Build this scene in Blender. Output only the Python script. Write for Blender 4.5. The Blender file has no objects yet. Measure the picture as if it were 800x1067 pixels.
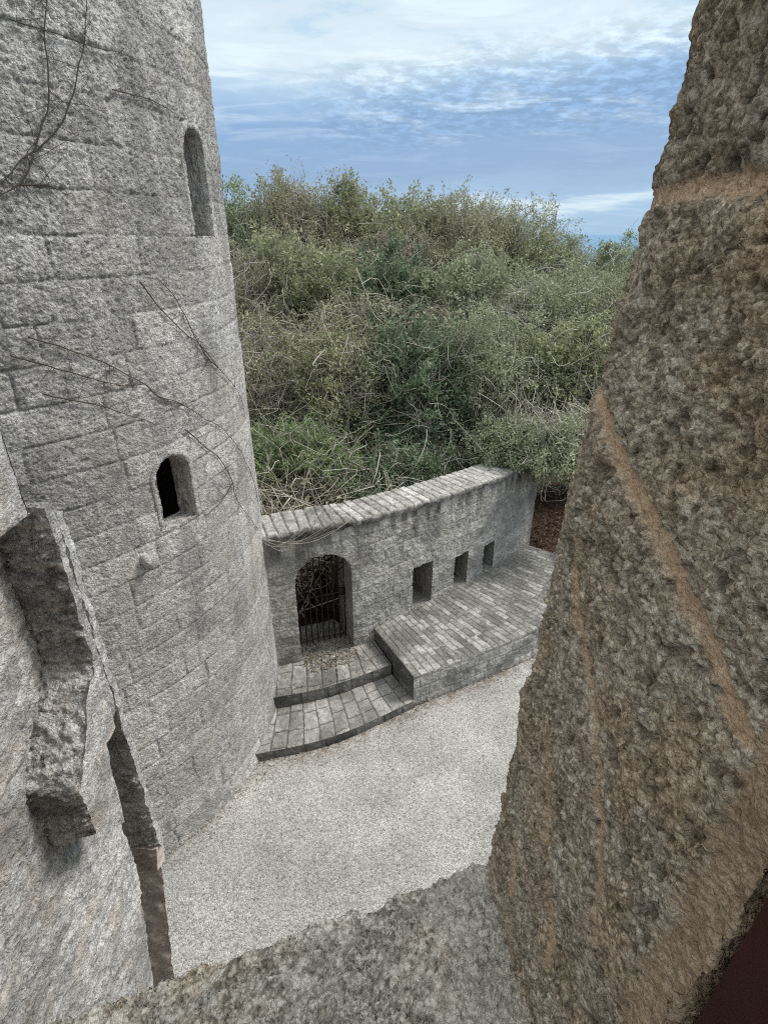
import bpy, math
import numpy as np
from mathutils import Vector

# ------------------------------------------------------------------ camera, world, sun, exposure
scn = bpy.context.scene
R = math.radians
cam_d = bpy.data.cameras.new("camera")
cam = bpy.data.objects.new("camera", cam_d)
scn.collection.objects.link(cam)
scn.camera = cam
cam_d.sensor_fit = 'VERTICAL'
cam_d.sensor_height = 24.0
cam_d.lens = 24.0 * 562.0 / 1067.0
cam_d.clip_start = 0.01
cam_d.clip_end = 60000
cam.location = (0, 0, 0)
cam.rotation_euler = (R(90 - 27.2), 0, 0)

SUN_AZ = R(74)      # clockwise from +Y
SUN_EL = R(48)
sun_d = bpy.data.lights.new("sun", 'SUN')
sun_d.energy = 2.0
sun_d.angle = R(14)
sun_d.color = (1.0, 0.95, 0.88)
sun = bpy.data.objects.new("sun", sun_d)
scn.collection.objects.link(sun)
sdir = Vector((math.sin(SUN_AZ) * math.cos(SUN_EL), math.cos(SUN_AZ) * math.cos(SUN_EL), math.sin(SUN_EL)))
sun.rotation_euler = (-sdir).to_track_quat('-Z', 'Y').to_euler()

vs = scn.view_settings
vs.view_transform = 'Standard'
vs.look = 'None'
vs.exposure = 0.56
vs.gamma = 1.0
vs.use_curve_mapping = False
scn.render.engine = 'CYCLES'
scn.cycles.use_denoising = False      # keep the stone's grain
scn.cycles.filter_width = 1.05
scn.cycles.max_bounces = 6


class NT:
    """small wrapper for building node trees"""
    def __init__(self, tree):
        self.t = tree
        tree.nodes.clear()

    def n(self, typ, ins=None, **props):
        nd = self.t.nodes.new(typ)
        for k, v in props.items():
            setattr(nd, k, v)
        for k, v in (ins or {}).items():
            s = nd.inputs[k]
            if hasattr(v, 'is_output') or isinstance(v, bpy.types.NodeSocket):
                self.t.links.new(v, s)
            elif isinstance(v, (tuple, list)) and len(v) == 3 and s.type == 'RGBA':
                s.default_value = (*v, 1)
            else:
                s.default_value = v
        return nd

    def math(self, op, a, b=0.0, c=None, clamp=False):
        d = {0: a, 1: b}
        if c is not None:
            d[2] = c
        return self.n('ShaderNodeMath', d, operation=op, use_clamp=clamp).outputs[0]

    def noise(self, vec, scale, detail=4.0, rough=0.55, dist=0.0):
        return self.n('ShaderNodeTexNoise', {'Vector': vec, 'Scale': scale, 'Detail': detail,
                                             'Roughness': rough, 'Distortion': dist}).outputs[0]

    def ramp(self, fac, stops, interp='LINEAR'):
        nd = self.n('ShaderNodeValToRGB', {0: fac})
        cr = nd.color_ramp
        cr.interpolation = interp
        while len(cr.elements) < len(stops):
            cr.elements.new(0.5)
        for e, (p, c) in zip(cr.elements, stops):
            e.position = p
            e.color = (*c, 1) if not isinstance(c, (int, float)) else (c, c, c, 1)
        return nd.outputs[0]

    def mix(self, fac, a, b, blend='MIX'):
        nd = self.n('ShaderNodeMix', {0: fac, 6: a, 7: b}, data_type='RGBA', blend_type=blend)
        return nd.outputs[2]

    def vscale(self, vec, s):
        return self.n('ShaderNodeVectorMath', {0: vec, 1: s}, operation='MULTIPLY').outputs[0]

    def maprange(self, v, a, b, c=0.0, d=1.0, smooth=False):
        return self.n('ShaderNodeMapRange', {0: v, 1: a, 2: b, 3: c, 4: d},
                      interpolation_type='SMOOTHSTEP' if smooth else 'LINEAR').outputs[0]


def build_world():
    w = bpy.data.worlds.new("World")
    scn.world = w
    w.use_nodes = True
    t = NT(w.node_tree)
    sky = t.n('ShaderNodeTexSky', sky_type='NISHITA', sun_disc=False)
    sky.sun_elevation = SUN_EL
    sky.sun_rotation = SUN_AZ
    sky.air_density = 1.0
    sky.dust_density = 1.0
    d = t.n('ShaderNodeTexCoord').outputs['Generated']
    sep = t.n('ShaderNodeSeparateXYZ', {0: d})
    x, y, z = sep.outputs
    zc = t.math('MAXIMUM', z, 0.0)
    den = t.math('ADD', zc, 0.10)
    cx = t.math('DIVIDE', x, den)
    cy = t.math('DIVIDE', y, den)
    pc = t.n('ShaderNodeCombineXYZ', {0: cx, 1: cy, 2: 0.0}).outputs[0]
    # large soft sheets, seen in perspective
    big = t.noise(t.vscale(pc, (0.75, 0.55, 1)), 1.0, 4, 0.55, 0.3)
    wisp = t.noise(t.vscale(pc, (1.6, 3.2, 1)), 1.0, 6, 0.62, 0.6)
    rip = t.noise(t.vscale(pc, (11.0, 10.0, 1)), 1.0, 6, 0.66, 0.25)
    # elevation, bent by the sheets and sloped along the azimuth
    el = t.math('ADD', z, t.math('MULTIPLY', t.math('SUBTRACT', big, 0.5), 0.085))
    el = t.math('ADD', el, t.math('MULTIPLY', t.math('SUBTRACT', wisp, 0.5), 0.050))
    el = t.math('SUBTRACT', el, t.math('MULTIPLY', x, 0.050))
    base = t.ramp(el, [
        (0.000, (0.27, 0.42, 0.58)), (0.014, (0.30, 0.44, 0.60)), (0.030, (0.52, 0.63, 0.70)), (0.046, (0.28, 0.41, 0.58)),
        (0.080, (0.215, 0.325, 0.49)), (0.150, (0.205, 0.33, 0.515)), (0.185, (0.30, 0.435, 0.60)),
        (0.225, (0.55, 0.655, 0.71)), (0.30, (0.50, 0.605, 0.67)), (0.50, (0.74, 0.80, 0.83)), (1.0, (1.05, 1.08, 1.08))])
    # streaks of white high cloud
    st = t.maprange(wisp, 0.48, 0.68, 0.0, 0.55, True)
    st = t.math('MULTIPLY', st, t.maprange(z, 0.10, 0.22, 0.15, 1.0, True))
    col = t.mix(st, base, (0.70, 0.78, 0.81))
    # darker blue breaks in the bright sheet
    dk = t.maprange(wisp, 0.47, 0.30, 0.0, 0.42, True)
    dk = t.math('MULTIPLY', dk, t.maprange(z, 0.17, 0.24, 0.0, 1.0, True))
    col = t.mix(dk, col, (0.27, 0.45, 0.61))
    # rippled patch (mackerel cloud) along the edge of the sheet
    zone = t.math('MULTIPLY', t.maprange(el, 0.095, 0.150, 0.0, 1.0, True), t.maprange(el, 0.25, 0.195, 0.0, 1.0, True))
    zone = t.math('MULTIPLY', zone, t.maprange(x, -0.20, 0.02, 0.0, 1.0, True))
    rp = t.maprange(rip, 0.40, 0.66, -0.14, 0.20, True)
    rp = t.math('MULTIPLY', rp, zone)
    hsv = t.math('ADD', rp, 1.0)
    col = t.mix(1.0, col, t.n('ShaderNodeCombineColor', {0: hsv, 1: hsv, 2: hsv}).outputs[0], 'MULTIPLY')
    # cloud radiance in the sky texture's own units, then over the clear sky
    k = 9.4
    cl = t.mix(1.0, col, (k, k, k), 'MULTIPLY')
    fin = t.mix(0.93, sky.outputs[0], cl)
    bg = t.n('ShaderNodeBackground', {0: fin, 1: 0.1})
    out = t.n('ShaderNodeOutputWorld', {0: bg.outputs[0]})


build_world()

# ------------------------------------------------------------------ numeric helpers
GZ = -6.7                      # ground level below the camera
TCX, TCY, TR = -4.722, 6.20, 3.02   # round tower
_rng = np.random.RandomState(7)
_perm = _rng.permutation(4096)
_grad = _rng.normal(size=(4096, 3))
_grad /= np.linalg.norm(_grad, axis=1)[:, None]


def _hash(i, j, k):
    return _perm[(i + _perm[(j + _perm[k & 4095]) & 4095]) & 4095]


def h01(i, j=0, k=0):
    i = np.asarray(i).astype(np.int64)
    j = np.asarray(j).astype(np.int64) + 0 * i
    k = np.asarray(k).astype(np.int64) + 0 * i
    return _hash(i & 4095, j & 4095, k) / 4095.0


def perlin(p):
    p = np.asarray(p, float)
    sh = p.shape[:-1]
    p = p.reshape(-1, 3)
    pi = np.floor(p).astype(np.int64)
    pf = p - pi
    u = pf * pf * pf * (pf * (pf * 6 - 15) + 10)
    out = np.zeros(len(p))
    for dx in (0, 1):
        wx = u[:, 0] if dx else 1 - u[:, 0]
        for dy in (0, 1):
            wy = u[:, 1] if dy else 1 - u[:, 1]
            for dz in (0, 1):
                wz = u[:, 2] if dz else 1 - u[:, 2]
                g = _grad[_hash((pi[:, 0] + dx) & 4095, (pi[:, 1] + dy) & 4095, pi[:, 2] + dz)]
                out += wx * wy * wz * (g[:, 0] * (pf[:, 0] - dx) + g[:, 1] * (pf[:, 1] - dy) + g[:, 2] * (pf[:, 2] - dz))
    return (out * 1.5).reshape(sh)


def fbm(p, scale, oct=4, gain=0.5, lac=2.03):
    p = np.asarray(p, float) * scale
    a, s = 1.0, 0.0
    for o in range(oct):
        s = s + a * perlin(p + 17.3 * o)
        p = p * lac
        a *= gain
    return s


def worley(p, scale):
    """F1 distance (0..~1) and cell id"""
    p = np.asarray(p, float) * scale
    sh = p.shape[:-1]
    p = p.reshape(-1, 3)
    pi = np.floor(p).astype(np.int64)
    best = np.full(len(p), 9.0)
    sec = np.full(len(p), 9.0)
    cid = np.zeros(len(p))
    for dx in (-1, 0, 1):
        for dy in (-1, 0, 1):
            for dz in (-1, 0, 1):
                c = pi + (dx, dy, dz)
                h = _hash(c[:, 0] & 4095, c[:, 1] & 4095, c[:, 2])
                q = c + 0.5 + _grad[h] * 0.45
                dd = np.sum((p - q) ** 2, axis=1)
                nb = dd < best
                sec = np.where(nb, best, np.minimum(sec, dd))
                cid = np.where(nb, h / 4095.0, cid)
                best = np.where(nb, dd, best)
    return np.sqrt(best).reshape(sh), np.sqrt(sec).reshape(sh), cid.reshape(sh)


def sstep(a, b, x):
    t = np.clip((x - a) / (b - a), 0, 1)
    return t * t * (3 - 2 * t)


def blocks(x, z, w, h, seed, jw=0.012, wob=0.012, jit=0.30, wavy=1.0):
    """coursed masonry on a plane: joint mask, per-block tone, distance to the nearest joint"""
    q = np.stack([x * 1.3, z * 1.3, np.full_like(x, seed * 3.7)], -1)
    zz = z + wob * 1.6 * fbm(q, wavy, 2) + wob * 0.6 * fbm(q, 9.0, 2)
    xx = x + wob * fbm(q + 31, 7.0, 2)
    c = np.floor(zz / h)
    off = h01(c, seed, 3) * w
    xs = xx + off
    k = np.floor(xs / w)
    left = (k + jit * (h01(k, c, seed) - 0.5)) * w
    k = np.where(xs < left, k - 1, k)
    left = (k + jit * (h01(k, c, seed) - 0.5)) * w
    right = (k + 1 + jit * (h01(k + 1, c, seed) - 0.5)) * w
    still = xs >= right
    k = np.where(still, k + 1, k)
    left = (k + jit * (h01(k, c, seed) - 0.5)) * w
    right = (k + 1 + jit * (h01(k + 1, c, seed) - 0.5)) * w
    dz = np.minimum(zz - c * h, (c + 1) * h - zz)
    dx = np.minimum(xs - left, right - xs)
    d = np.minimum(dx, dz)
    joint = 1 - sstep(jw * 0.35, jw, d)
    tone = h01(k, c, seed + 11)
    return joint, tone, d


# ------------------------------------------------------------------ mesh helpers
class Geo:
    """collects grids and faces, with float attributes, and links them as ONE mesh object"""
    def __init__(self):
        self.v, self.q, self.t, self.n = [], [], [], 0
        self.att = {'joint': [], 'tone': [], 'stain': []}  # last mask carries real stains and painted shade

    def verts(self, P, **att):
        P = np.asarray(P, float).reshape(-1, 3)
        b = self.n
        self.v.append(P)
        self.n += len(P)
        for k in self.att:
            a = att.get(k, None)
            self.att[k].append(np.full(len(P), 0.5 if k == 'tone' else 0.0) if a is None
                               else np.broadcast_to(np.asarray(a, float), np.asarray(a).shape).reshape(-1) * np.ones(len(P)))
        return b

    def grid(self, P, keep=None, flip=False, closed=False, **att):
        nu, nv = P.shape[:2]
        b = self.verts(P, **att)
        iu = np.arange(nu if closed else nu - 1)
        iv = np.arange(nv - 1)
        I, J = np.meshgrid(iu, iv, indexing='ij')
        I2 = (I + 1) % nu
        f = np.stack([I * nv + J, I2 * nv + J, I2 * nv + J + 1, I * nv + J + 1], -1)
        if keep is not None:
            f = f[keep]
        f = f.reshape(-1, 4) + b
        if flip:
            f = f[:, ::-1]
        self.q.append(f)

    def poly(self, P, faces, **att):
        b = self.verts(P, **att)
        for f in faces:
            f = [i + b for i in f]
            if len(f) == 4:
                self.q.append(np.array([f]))
            else:
                for i in range(1, len(f) - 1):
                    self.t.append(np.array([[f[0], f[i], f[i + 1]]]))

    def build(self, name, mat, parent=None, smooth=True):
        V = np.concatenate(self.v)
        off = np.zeros(3)
        p = parent
        while p is not None:
            off += np.array(p.location)
            p = p.parent
        V = V - off
        Q = np.concatenate(self.q) if self.q else np.zeros((0, 4), int)
        T = np.concatenate(self.t) if self.t else np.zeros((0, 3), int)
        me = bpy.data.meshes.new(name)
        me.vertices.add(len(V))
        me.vertices.foreach_set('co', V.astype(np.float32).ravel())
        nl = Q.size + T.size
        me.loops.add(nl)
        me.loops.foreach_set('vertex_index', np.concatenate([Q.ravel(), T.ravel()]).astype(np.int32))
        me.polygons.add(len(Q) + len(T))
        ls = np.concatenate([np.arange(len(Q)) * 4, Q.size + np.arange(len(T)) * 3]).astype(np.int32)
        me.polygons.foreach_set('loop_start', ls)
        if smooth:
            me.polygons.foreach_set('use_smooth', np.ones(len(Q) + len(T), bool))
        for k, a in self.att.items():
            a = np.concatenate(a)
            if a.min() != a.max() or k != 'stain':
                at = me.attributes.new(k, 'FLOAT', 'POINT')
                at.data.foreach_set('value', a.astype(np.float32))
        me.update(calc_edges=True)
        me.materials.append(mat)
        o = bpy.data.objects.new(name, me)
        scn.collection.objects.link(o)
        if parent is not None:
            o.parent = parent
        return o


def tag(o, label=None, cat=None, group=None, kind=None):
    for k, v in (('label', label), ('category', cat), ('group', group), ('kind', kind)):
        if v:
            o[k] = v
    return o


def empty(name, loc, label, cat, group=None):
    o = bpy.data.objects.new(name, None)
    scn.collection.objects.link(o)
    o.location = loc
    o.empty_display_size = 0.2
    return tag(o, label, cat, group)


def normals(P, toward):
    du = np.gradient(P, axis=0)
    dv = np.gradient(P, axis=1)
    n = np.cross(du, dv)
    n /= np.linalg.norm(n, axis=-1)[..., None] + 1e-12
    m = n.reshape(-1, 3).mean(0)
    if np.dot(m, toward) < 0:
        n = -n
    return n


def tubes(geo, C, r, sides=4):
    """C (n,k,3) centre lines, r (n,k) radii -> open tubes"""
    n, k = C.shape[:2]
    T = np.gradient(C, axis=1)
    T /= np.linalg.norm(T, axis=-1)[..., None] + 1e-9
    ref = np.where(np.abs(T[..., 2:3]) > 0.9, np.array([1.0, 0, 0]), np.array([0, 0, 1.0]))
    A = np.cross(T, ref)
    A /= np.linalg.norm(A, axis=-1)[..., None] + 1e-9
    B = np.cross(T, A)
    ang = np.arange(sides) / sides * 2 * np.pi
    P = (C[:, :, None, :] + r[:, :, None, None] * (np.cos(ang)[None, None, :, None] * A[:, :, None, :]
                                                   + np.sin(ang)[None, None, :, None] * B[:, :, None, :]))
    b = geo.verts(P.reshape(-1, 3))
    i = np.arange(n)[:, None, None]
    j = np.arange(k - 1)[None, :, None]
    s = np.arange(sides)[None, None, :]
    s2 = (s + 1) % sides
    base = (i * k + j) * sides
    f = np.stack([base + s, base + s2, base + sides + s2, base + sides + s], -1).reshape(-1, 4) + b
    geo.q.append(f)


def smooth_path(pts, n):
    pts = np.asarray(pts, float)
    P = np.vstack([2 * pts[0] - pts[1], pts, 2 * pts[-1] - pts[-2]])
    m = len(pts) - 1
    t = np.linspace(0, m - 1e-6, n)
    i = t.astype(int)
    f = (t - i)[:, None]
    a, b, c, d = P[i], P[i + 1], P[i + 2], P[i + 3]
    return 0.5 * ((2 * b) + (-a + c) * f + (2 * a - 5 * b + 4 * c - d) * f ** 2 + (-a + 3 * b - 3 * c + d) * f ** 3)


# ------------------------------------------------------------------ materials
def stone_mat(name, dark, light, joint_col, stain_shade_col=(0.03, 0.03, 0.028), sp=60.0, bump=0.5, bdist=0.006,
              warm=None, joint_mix=0.6, tone_amt=0.35, patch=1.2, rough=0.95):
    m = bpy.data.materials.new(name)
    m.use_nodes = True
    t = NT(m.node_tree)
    co = t.n('ShaderNodeTexCoord').outputs['Object']
    at = lambda k: t.n('ShaderNodeAttribute', attribute_name=k).outputs['Fac']
    n1 = t.noise(co, sp, 5, 0.65)
    n2 = t.noise(co, patch, 5, 0.6)
    n3 = t.noise(co, sp * 0.22, 5, 0.62)
    f = t.math('ADD', t.math('MULTIPLY', n1, 0.55), t.math('MULTIPLY', n3, 0.45))
    base = t.mix(t.maprange(f, 0.41, 0.60, 0.0, 1.0), dark, light)
    pits = t.maprange(t.noise(co, sp * 1.35, 3, 0.6), 0.40, 0.32, 0.0, 0.5)
    base = t.mix(pits, base, tuple(c * 0.45 for c in dark))
    if warm:
        base = t.mix(t.maprange(t.noise(co, patch * 2.3, 4, 0.6), 0.50, 0.74, 0.0, 0.75), base, warm)
    tone = t.maprange(at('tone'), 0.0, 1.0, 1.0 - tone_amt, 1.0 + tone_amt)
    pt = t.maprange(n2, 0.30, 0.70, 0.76, 1.22)
    tp = t.math('MULTIPLY', tone, pt)
    base = t.mix(1.0, base, t.n('ShaderNodeCombineColor', {0: tp, 1: tp, 2: tp}).outputs[0], 'MULTIPLY')
    jm = t.math('MULTIPLY', at('joint'), joint_mix)
    jc = t.mix(t.maprange(n1, 0.3, 0.7), joint_col, tuple(c * 1.5 for c in joint_col))
    base = t.mix(jm, base, jc)
    sm = t.math('MULTIPLY', at('stain'), t.maprange(n3, 0.35, 0.60, 0.5, 1.0), clamp=True)
    base = t.mix(sm, base, stain_shade_col)
    gv = t.n('ShaderNodeTexVoronoi', {'Vector': t.n('ShaderNodeVectorMath', {0: co, 1: t.n('ShaderNodeVectorMath', {0: t.n('ShaderNodeTexNoise', {'Vector': co, 'Scale': sp}).outputs[1], 3: 1.2 / sp}, operation='SCALE').outputs[0]}).outputs[0], 'Scale': sp * 0.85})
    hgt = t.math('ADD', n1, t.math('MULTIPLY', t.noise(co, sp * 2.6, 3, 0.6), 0.5))
    hgt = t.math('ADD', hgt, t.math('MULTIPLY', gv.outputs['Distance'], -0.7))
    bp = t.n('ShaderNodeBump', {'Strength': bump, 'Distance': bdist, 'Height': hgt})
    bs = t.n('ShaderNodeBsdfPrincipled', {'Base Color': base, 'Roughness': rough, 'Specular IOR Level': 0.15,
                                          'Normal': bp.outputs[0]})
    t.n('ShaderNodeOutputMaterial', {0: bs.outputs[0]})
    return m


def simple_mat(name, col, col2=None, scale=20.0, rough=0.8, spec=0.3, bump=0.0, metal=0.0):
    m = bpy.data.materials.new(name)
    m.use_nodes = True
    t = NT(m.node_tree)
    co = t.n('ShaderNodeTexCoord').outputs['Object']
    n1 = t.noise(co, scale, 5, 0.6)
    c = t.mix(t.maprange(n1, 0.35, 0.65), col, col2 or tuple(x * 0.6 for x in col))
    ins = {'Base Color': c, 'Roughness': rough, 'Specular IOR Level': spec, 'Metallic': metal}
    if bump:
        ins['Normal'] = t.n('ShaderNodeBump', {'Strength': bump, 'Distance': 0.01, 'Height': n1}).outputs[0]
    bs = t.n('ShaderNodeBsdfPrincipled', ins)
    t.n('ShaderNodeOutputMaterial', {0: bs.outputs[0]})
    return m


def leaf_mat(name, stops, trans=0.32, k=1.0):
    m = bpy.data.materials.new(name)
    m.use_nodes = True
    t = NT(m.node_tree)
    rnd = t.n('ShaderNodeNewGeometry').outputs['Random Per Island']
    co = t.n('ShaderNodeTexCoord').outputs['Object']
    n = t.noise(co, 1.1, 3, 0.6)
    f = t.math('ADD', t.math('MULTIPLY', rnd, 0.62), t.math('MULTIPLY', t.maprange(n, 0.3, 0.7), 0.38))
    stops = [(p, tuple(min(1.0, v * k) for v in q)) for p, q in stops]
    c = t.ramp(f, stops)
    d = t.n('ShaderNodeBsdfPrincipled', {'Base Color': c, 'Roughness': 0.5, 'Specular IOR Level': 0.35})
    tr = t.n('ShaderNodeBsdfTranslucent', {0: c})
    mx = t.n('ShaderNodeMixShader', {0: trans, 1: d.outputs[0], 2: tr.outputs[0]})
    t.n('ShaderNodeOutputMaterial', {0: mx.outputs[0]})
    return m


def twig_mat(name, a, b):
    m = bpy.data.materials.new(name)
    m.use_nodes = True
    t = NT(m.node_tree)
    rnd = t.n('ShaderNodeNewGeometry').outputs['Random Per Island']
    c = t.mix(rnd, a, b)
    d = t.n('ShaderNodeBsdfPrincipled', {'Base Color': c, 'Roughness': 0.85, 'Specular IOR Level': 0.2})
    t.n('ShaderNodeOutputMaterial', {0: d.outputs[0]})
    return m


def coquina_mat(name, stops, joint_col, stain_shade_col, sc=150.0, bump=1.0, joint_mix=0.8, tint=None):
    """shell and pebble concrete: every grain its own colour, dark gaps between the grains"""
    m = bpy.data.materials.new(name)
    m.use_nodes = True
    t = NT(m.node_tree)
    co = t.n('ShaderNodeTexCoord').outputs['Object']
    at = lambda k: t.n('ShaderNodeAttribute', attribute_name=k).outputs['Fac']
    wob = t.n('ShaderNodeTexNoise', {'Vector': co, 'Scale': sc * 0.8, 'Detail': 3.0}).outputs[1]
    cw = t.n('ShaderNodeVectorMath', {0: co, 1: t.n('ShaderNodeVectorMath', {0: wob, 3: 0.0045}, operation='SCALE').outputs[0]}).outputs[0]
    v1 = t.n('ShaderNodeTexVoronoi', {'Vector': cw, 'Scale': sc})
    v2 = t.n('ShaderNodeTexVoronoi', {'Vector': cw, 'Scale': sc * 2.3})
    r1 = t.n('ShaderNodeSeparateColor', {0: v1.outputs['Color']}).outputs[0]
    r2 = t.n('ShaderNodeSeparateColor', {0: v2.outputs['Color']}).outputs[0]
    n1 = t.noise(co, sc * 1.6, 4, 0.65)
    n3 = t.noise(co, 9.0, 5, 0.65)
    n4 = t.noise(co, 28.0, 4, 0.6)
    f = t.math('ADD', t.math('MULTIPLY', r1, 0.34), t.math('MULTIPLY', r2, 0.30))
    f = t.math('ADD', f, t.math('MULTIPLY', t.maprange(n1, 0.3, 0.7), 0.22))
    f = t.math('ADD', f, t.math('MULTIPLY', t.maprange(n4, 0.3, 0.7), 0.20))
    base = t.ramp(f, stops)
    if tint:
        base = t.mix(t.maprange(n3, 0.46, 0.66, 0.0, 0.6), base, t.mix(1.0, base, tint, 'MULTIPLY'))
    zone = t.maprange(t.noise(co, 14.0, 4, 0.6), 0.38, 0.60, 0.30, 1.0)
    gap = t.math('MAXIMUM', t.maprange(v1.outputs['Distance'], 0.50, 0.80, 0.0, 0.50), t.maprange(v2.outputs['Distance'], 0.55, 0.85, 0.0, 0.30))
    tone = t.maprange(at('tone'), 0.1, 0.9, 0.80, 1.22)
    base = t.mix(1.0, base, t.n('ShaderNodeCombineColor', {0: tone, 1: tone, 2: tone}).outputs[0], 'MULTIPLY')
    jm = t.math('MULTIPLY', at('joint'), t.maprange(n1, 0.30, 0.62, joint_mix, joint_mix * 0.72))
    jc = t.mix(t.maprange(n1, 0.32, 0.68), tuple(c * 0.62 for c in joint_col), tuple(min(1, c * 1.25) for c in joint_col))
    gap = t.math('MULTIPLY', gap, zone)
    base = t.mix(gap, base, stain_shade_col)
    base = t.mix(jm, base, jc)
    sm = t.math('MULTIPLY', at('stain'), 0.75, clamp=True)
    base = t.mix(sm, base, stain_shade_col)
    hgt = t.math('ADD', t.math('MULTIPLY', v1.outputs['Distance'], -1.0), t.math('MULTIPLY', v2.outputs['Distance'], -0.55))
    hgt = t.math('ADD', hgt, t.math('MULTIPLY', n1, 0.7))
    hgt = t.math('ADD', hgt, t.math('MULTIPLY', t.noise(co, sc * 4.5, 3, 0.6), 0.45))
    bp = t.n('ShaderNodeBump', {'Strength': bump, 'Distance': 0.60 / sc, 'Height': hgt})
    bs = t.n('ShaderNodeBsdfPrincipled', {'Base Color': base, 'Roughness': 0.85, 'Specular IOR Level': 0.25, 'Normal': bp.outputs[0]})
    t.n('ShaderNodeOutputMaterial', {0: bs.outputs[0]})
    return m


M = {}
M['tower'] = stone_mat('tower_stone', (0.26, 0.256, 0.245), (0.72, 0.706, 0.68), (0.20, 0.20, 0.19), sp=62, bump=1.0, bdist=0.016,
                       warm=(0.47, 0.44, 0.39), joint_mix=0.55, tone_amt=0.15, patch=0.8, stain_shade_col=(0.10, 0.10, 0.10))
M['wall'] = stone_mat('wall_stone', (0.235, 0.231, 0.217), (0.58, 0.562, 0.525), (0.27, 0.262, 0.242), sp=50, bump=0.9, bdist=0.012,
                      warm=(0.36, 0.34, 0.29), joint_mix=0.40, tone_amt=0.16, patch=1.3)
M['coping'] = stone_mat('coping_stone', (0.26, 0.254, 0.238), (0.58, 0.566, 0.532), (0.17, 0.165, 0.155), sp=55, bump=0.6, bdist=0.008,
                        joint_mix=0.8, tone_amt=0.22, patch=1.5)
M['paving'] = stone_mat('paving_stone', (0.20, 0.197, 0.186), (0.45, 0.437, 0.408), (0.075, 0.073, 0.068), sp=60, bump=0.6, bdist=0.006,
                        joint_mix=0.85, tone_amt=0.20, patch=1.6)
M['bench_top'] = stone_mat('bench_paver_stone', (0.165, 0.162, 0.153), (0.43, 0.418, 0.392), (0.10, 0.10, 0.095), sp=55, bump=0.6, bdist=0.006,
                           joint_mix=0.75, tone_amt=0.90, patch=1.4)
M['riser'] = stone_mat('shaded_side_stone', (0.10, 0.10, 0.095), (0.24, 0.235, 0.22), (0.06, 0.06, 0.055), sp=55, bump=0.6, bdist=0.006,
                       joint_mix=0.7, tone_amt=0.25, patch=2.0)  # step and bench sides: darker copy, their shade put into the colour
M['wing'] = stone_mat('wing_wall_stone', (0.27, 0.27, 0.268), (0.78, 0.78, 0.77), (0.46, 0.44, 0.40), sp=75, bump=1.0, bdist=0.012,
                      warm=(0.50, 0.44, 0.36), joint_mix=0.4, tone_amt=0.12, patch=1.6, stain_shade_col=(0.16, 0.16, 0.155))
M['pier'] = stone_mat('pier_stone', (0.21, 0.21, 0.21), (0.70, 0.695, 0.68), (0.52, 0.46, 0.40), sp=75, bump=1.0, bdist=0.012,
                      joint_mix=0.5, tone_amt=0.2, patch=3.0)
M['post'] = stone_mat('post_stone', (0.42, 0.365, 0.325), (0.62, 0.555, 0.505), (0.3, 0.25, 0.22), sp=60, bump=0.3, bdist=0.004,
                      joint_mix=0.4, tone_amt=0.1, patch=2.0, stain_shade_col=(0.26, 0.20, 0.17))
M['jamb'] = coquina_mat('coquina_brown', [(0.12, (0.10, 0.081, 0.059)), (0.36, (0.32, 0.266, 0.195)), (0.58, (0.56, 0.48, 0.365)), (0.78, (0.78, 0.71, 0.59)), (1.0, (0.90, 0.86, 0.78))],
                        (0.92, 0.575, 0.36), (0.045, 0.036, 0.026), sc=185, tint=(1.0, 0.80, 0.58))
M['sill'] = coquina_mat('coquina_sill', [(0.12, (0.085, 0.075, 0.06)), (0.38, (0.38, 0.348, 0.29)), (0.58, (0.66, 0.62, 0.54)), (0.76, (0.88, 0.85, 0.77)), (1.0, (0.93, 0.91, 0.86))],
                        (0.66, 0.64, 0.58), (0.14, 0.12, 0.095), sc=125, tint=(1.0, 0.88, 0.72), joint_mix=0.6)
M['dark'] = simple_mat('unlit_interior_shade', (0.05, 0.048, 0.045), (0.03, 0.03, 0.028), 12, 0.95, 0.1)  # near-black stands for the lack of light inside the tower
M['maroon'] = simple_mat('maroon_unlit_shade', (0.060, 0.014, 0.009), (0.025, 0.007, 0.005), 9, 0.7, 0.2)  # near-black maroon, the interior's shade put into the colour
M['iron'] = simple_mat('rusty_black_iron', (0.015, 0.015, 0.015), (0.04, 0.028, 0.02), 40, 0.6, 0.4, metal=0.3)
M['stem_dark'] = twig_mat('dark_creeper_stem', (0.045, 0.04, 0.034), (0.085, 0.075, 0.065))
M['stem_pale'] = twig_mat('pale_dry_stem', (0.44, 0.42, 0.35), (0.27, 0.25, 0.21))
M['dry_leaf'] = leaf_mat('dry_leaf', [(0.0, (0.10, 0.075, 0.055)), (0.4, (0.20, 0.165, 0.12)), (0.8, (0.33, 0.29, 0.23)), (1, (0.48, 0.45, 0.38))], 0.1)
M['litter'] = leaf_mat('brown_litter', [(0.0, (0.030, 0.019, 0.014)), (0.5, (0.07, 0.040, 0.028)), (1, (0.14, 0.085, 0.06))], 0.1)
M['twig_grey'] = twig_mat('grey_twig', (0.62, 0.58, 0.52), (0.30, 0.27, 0.235))
M['twig_tan'] = twig_mat('tan_twig', (0.58, 0.53, 0.45), (0.30, 0.26, 0.21))
M['bark'] = simple_mat('grey_bark', (0.13, 0.11, 0.09), (0.06, 0.05, 0.04), 25, 0.95, 0.1, 0.6)


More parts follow.
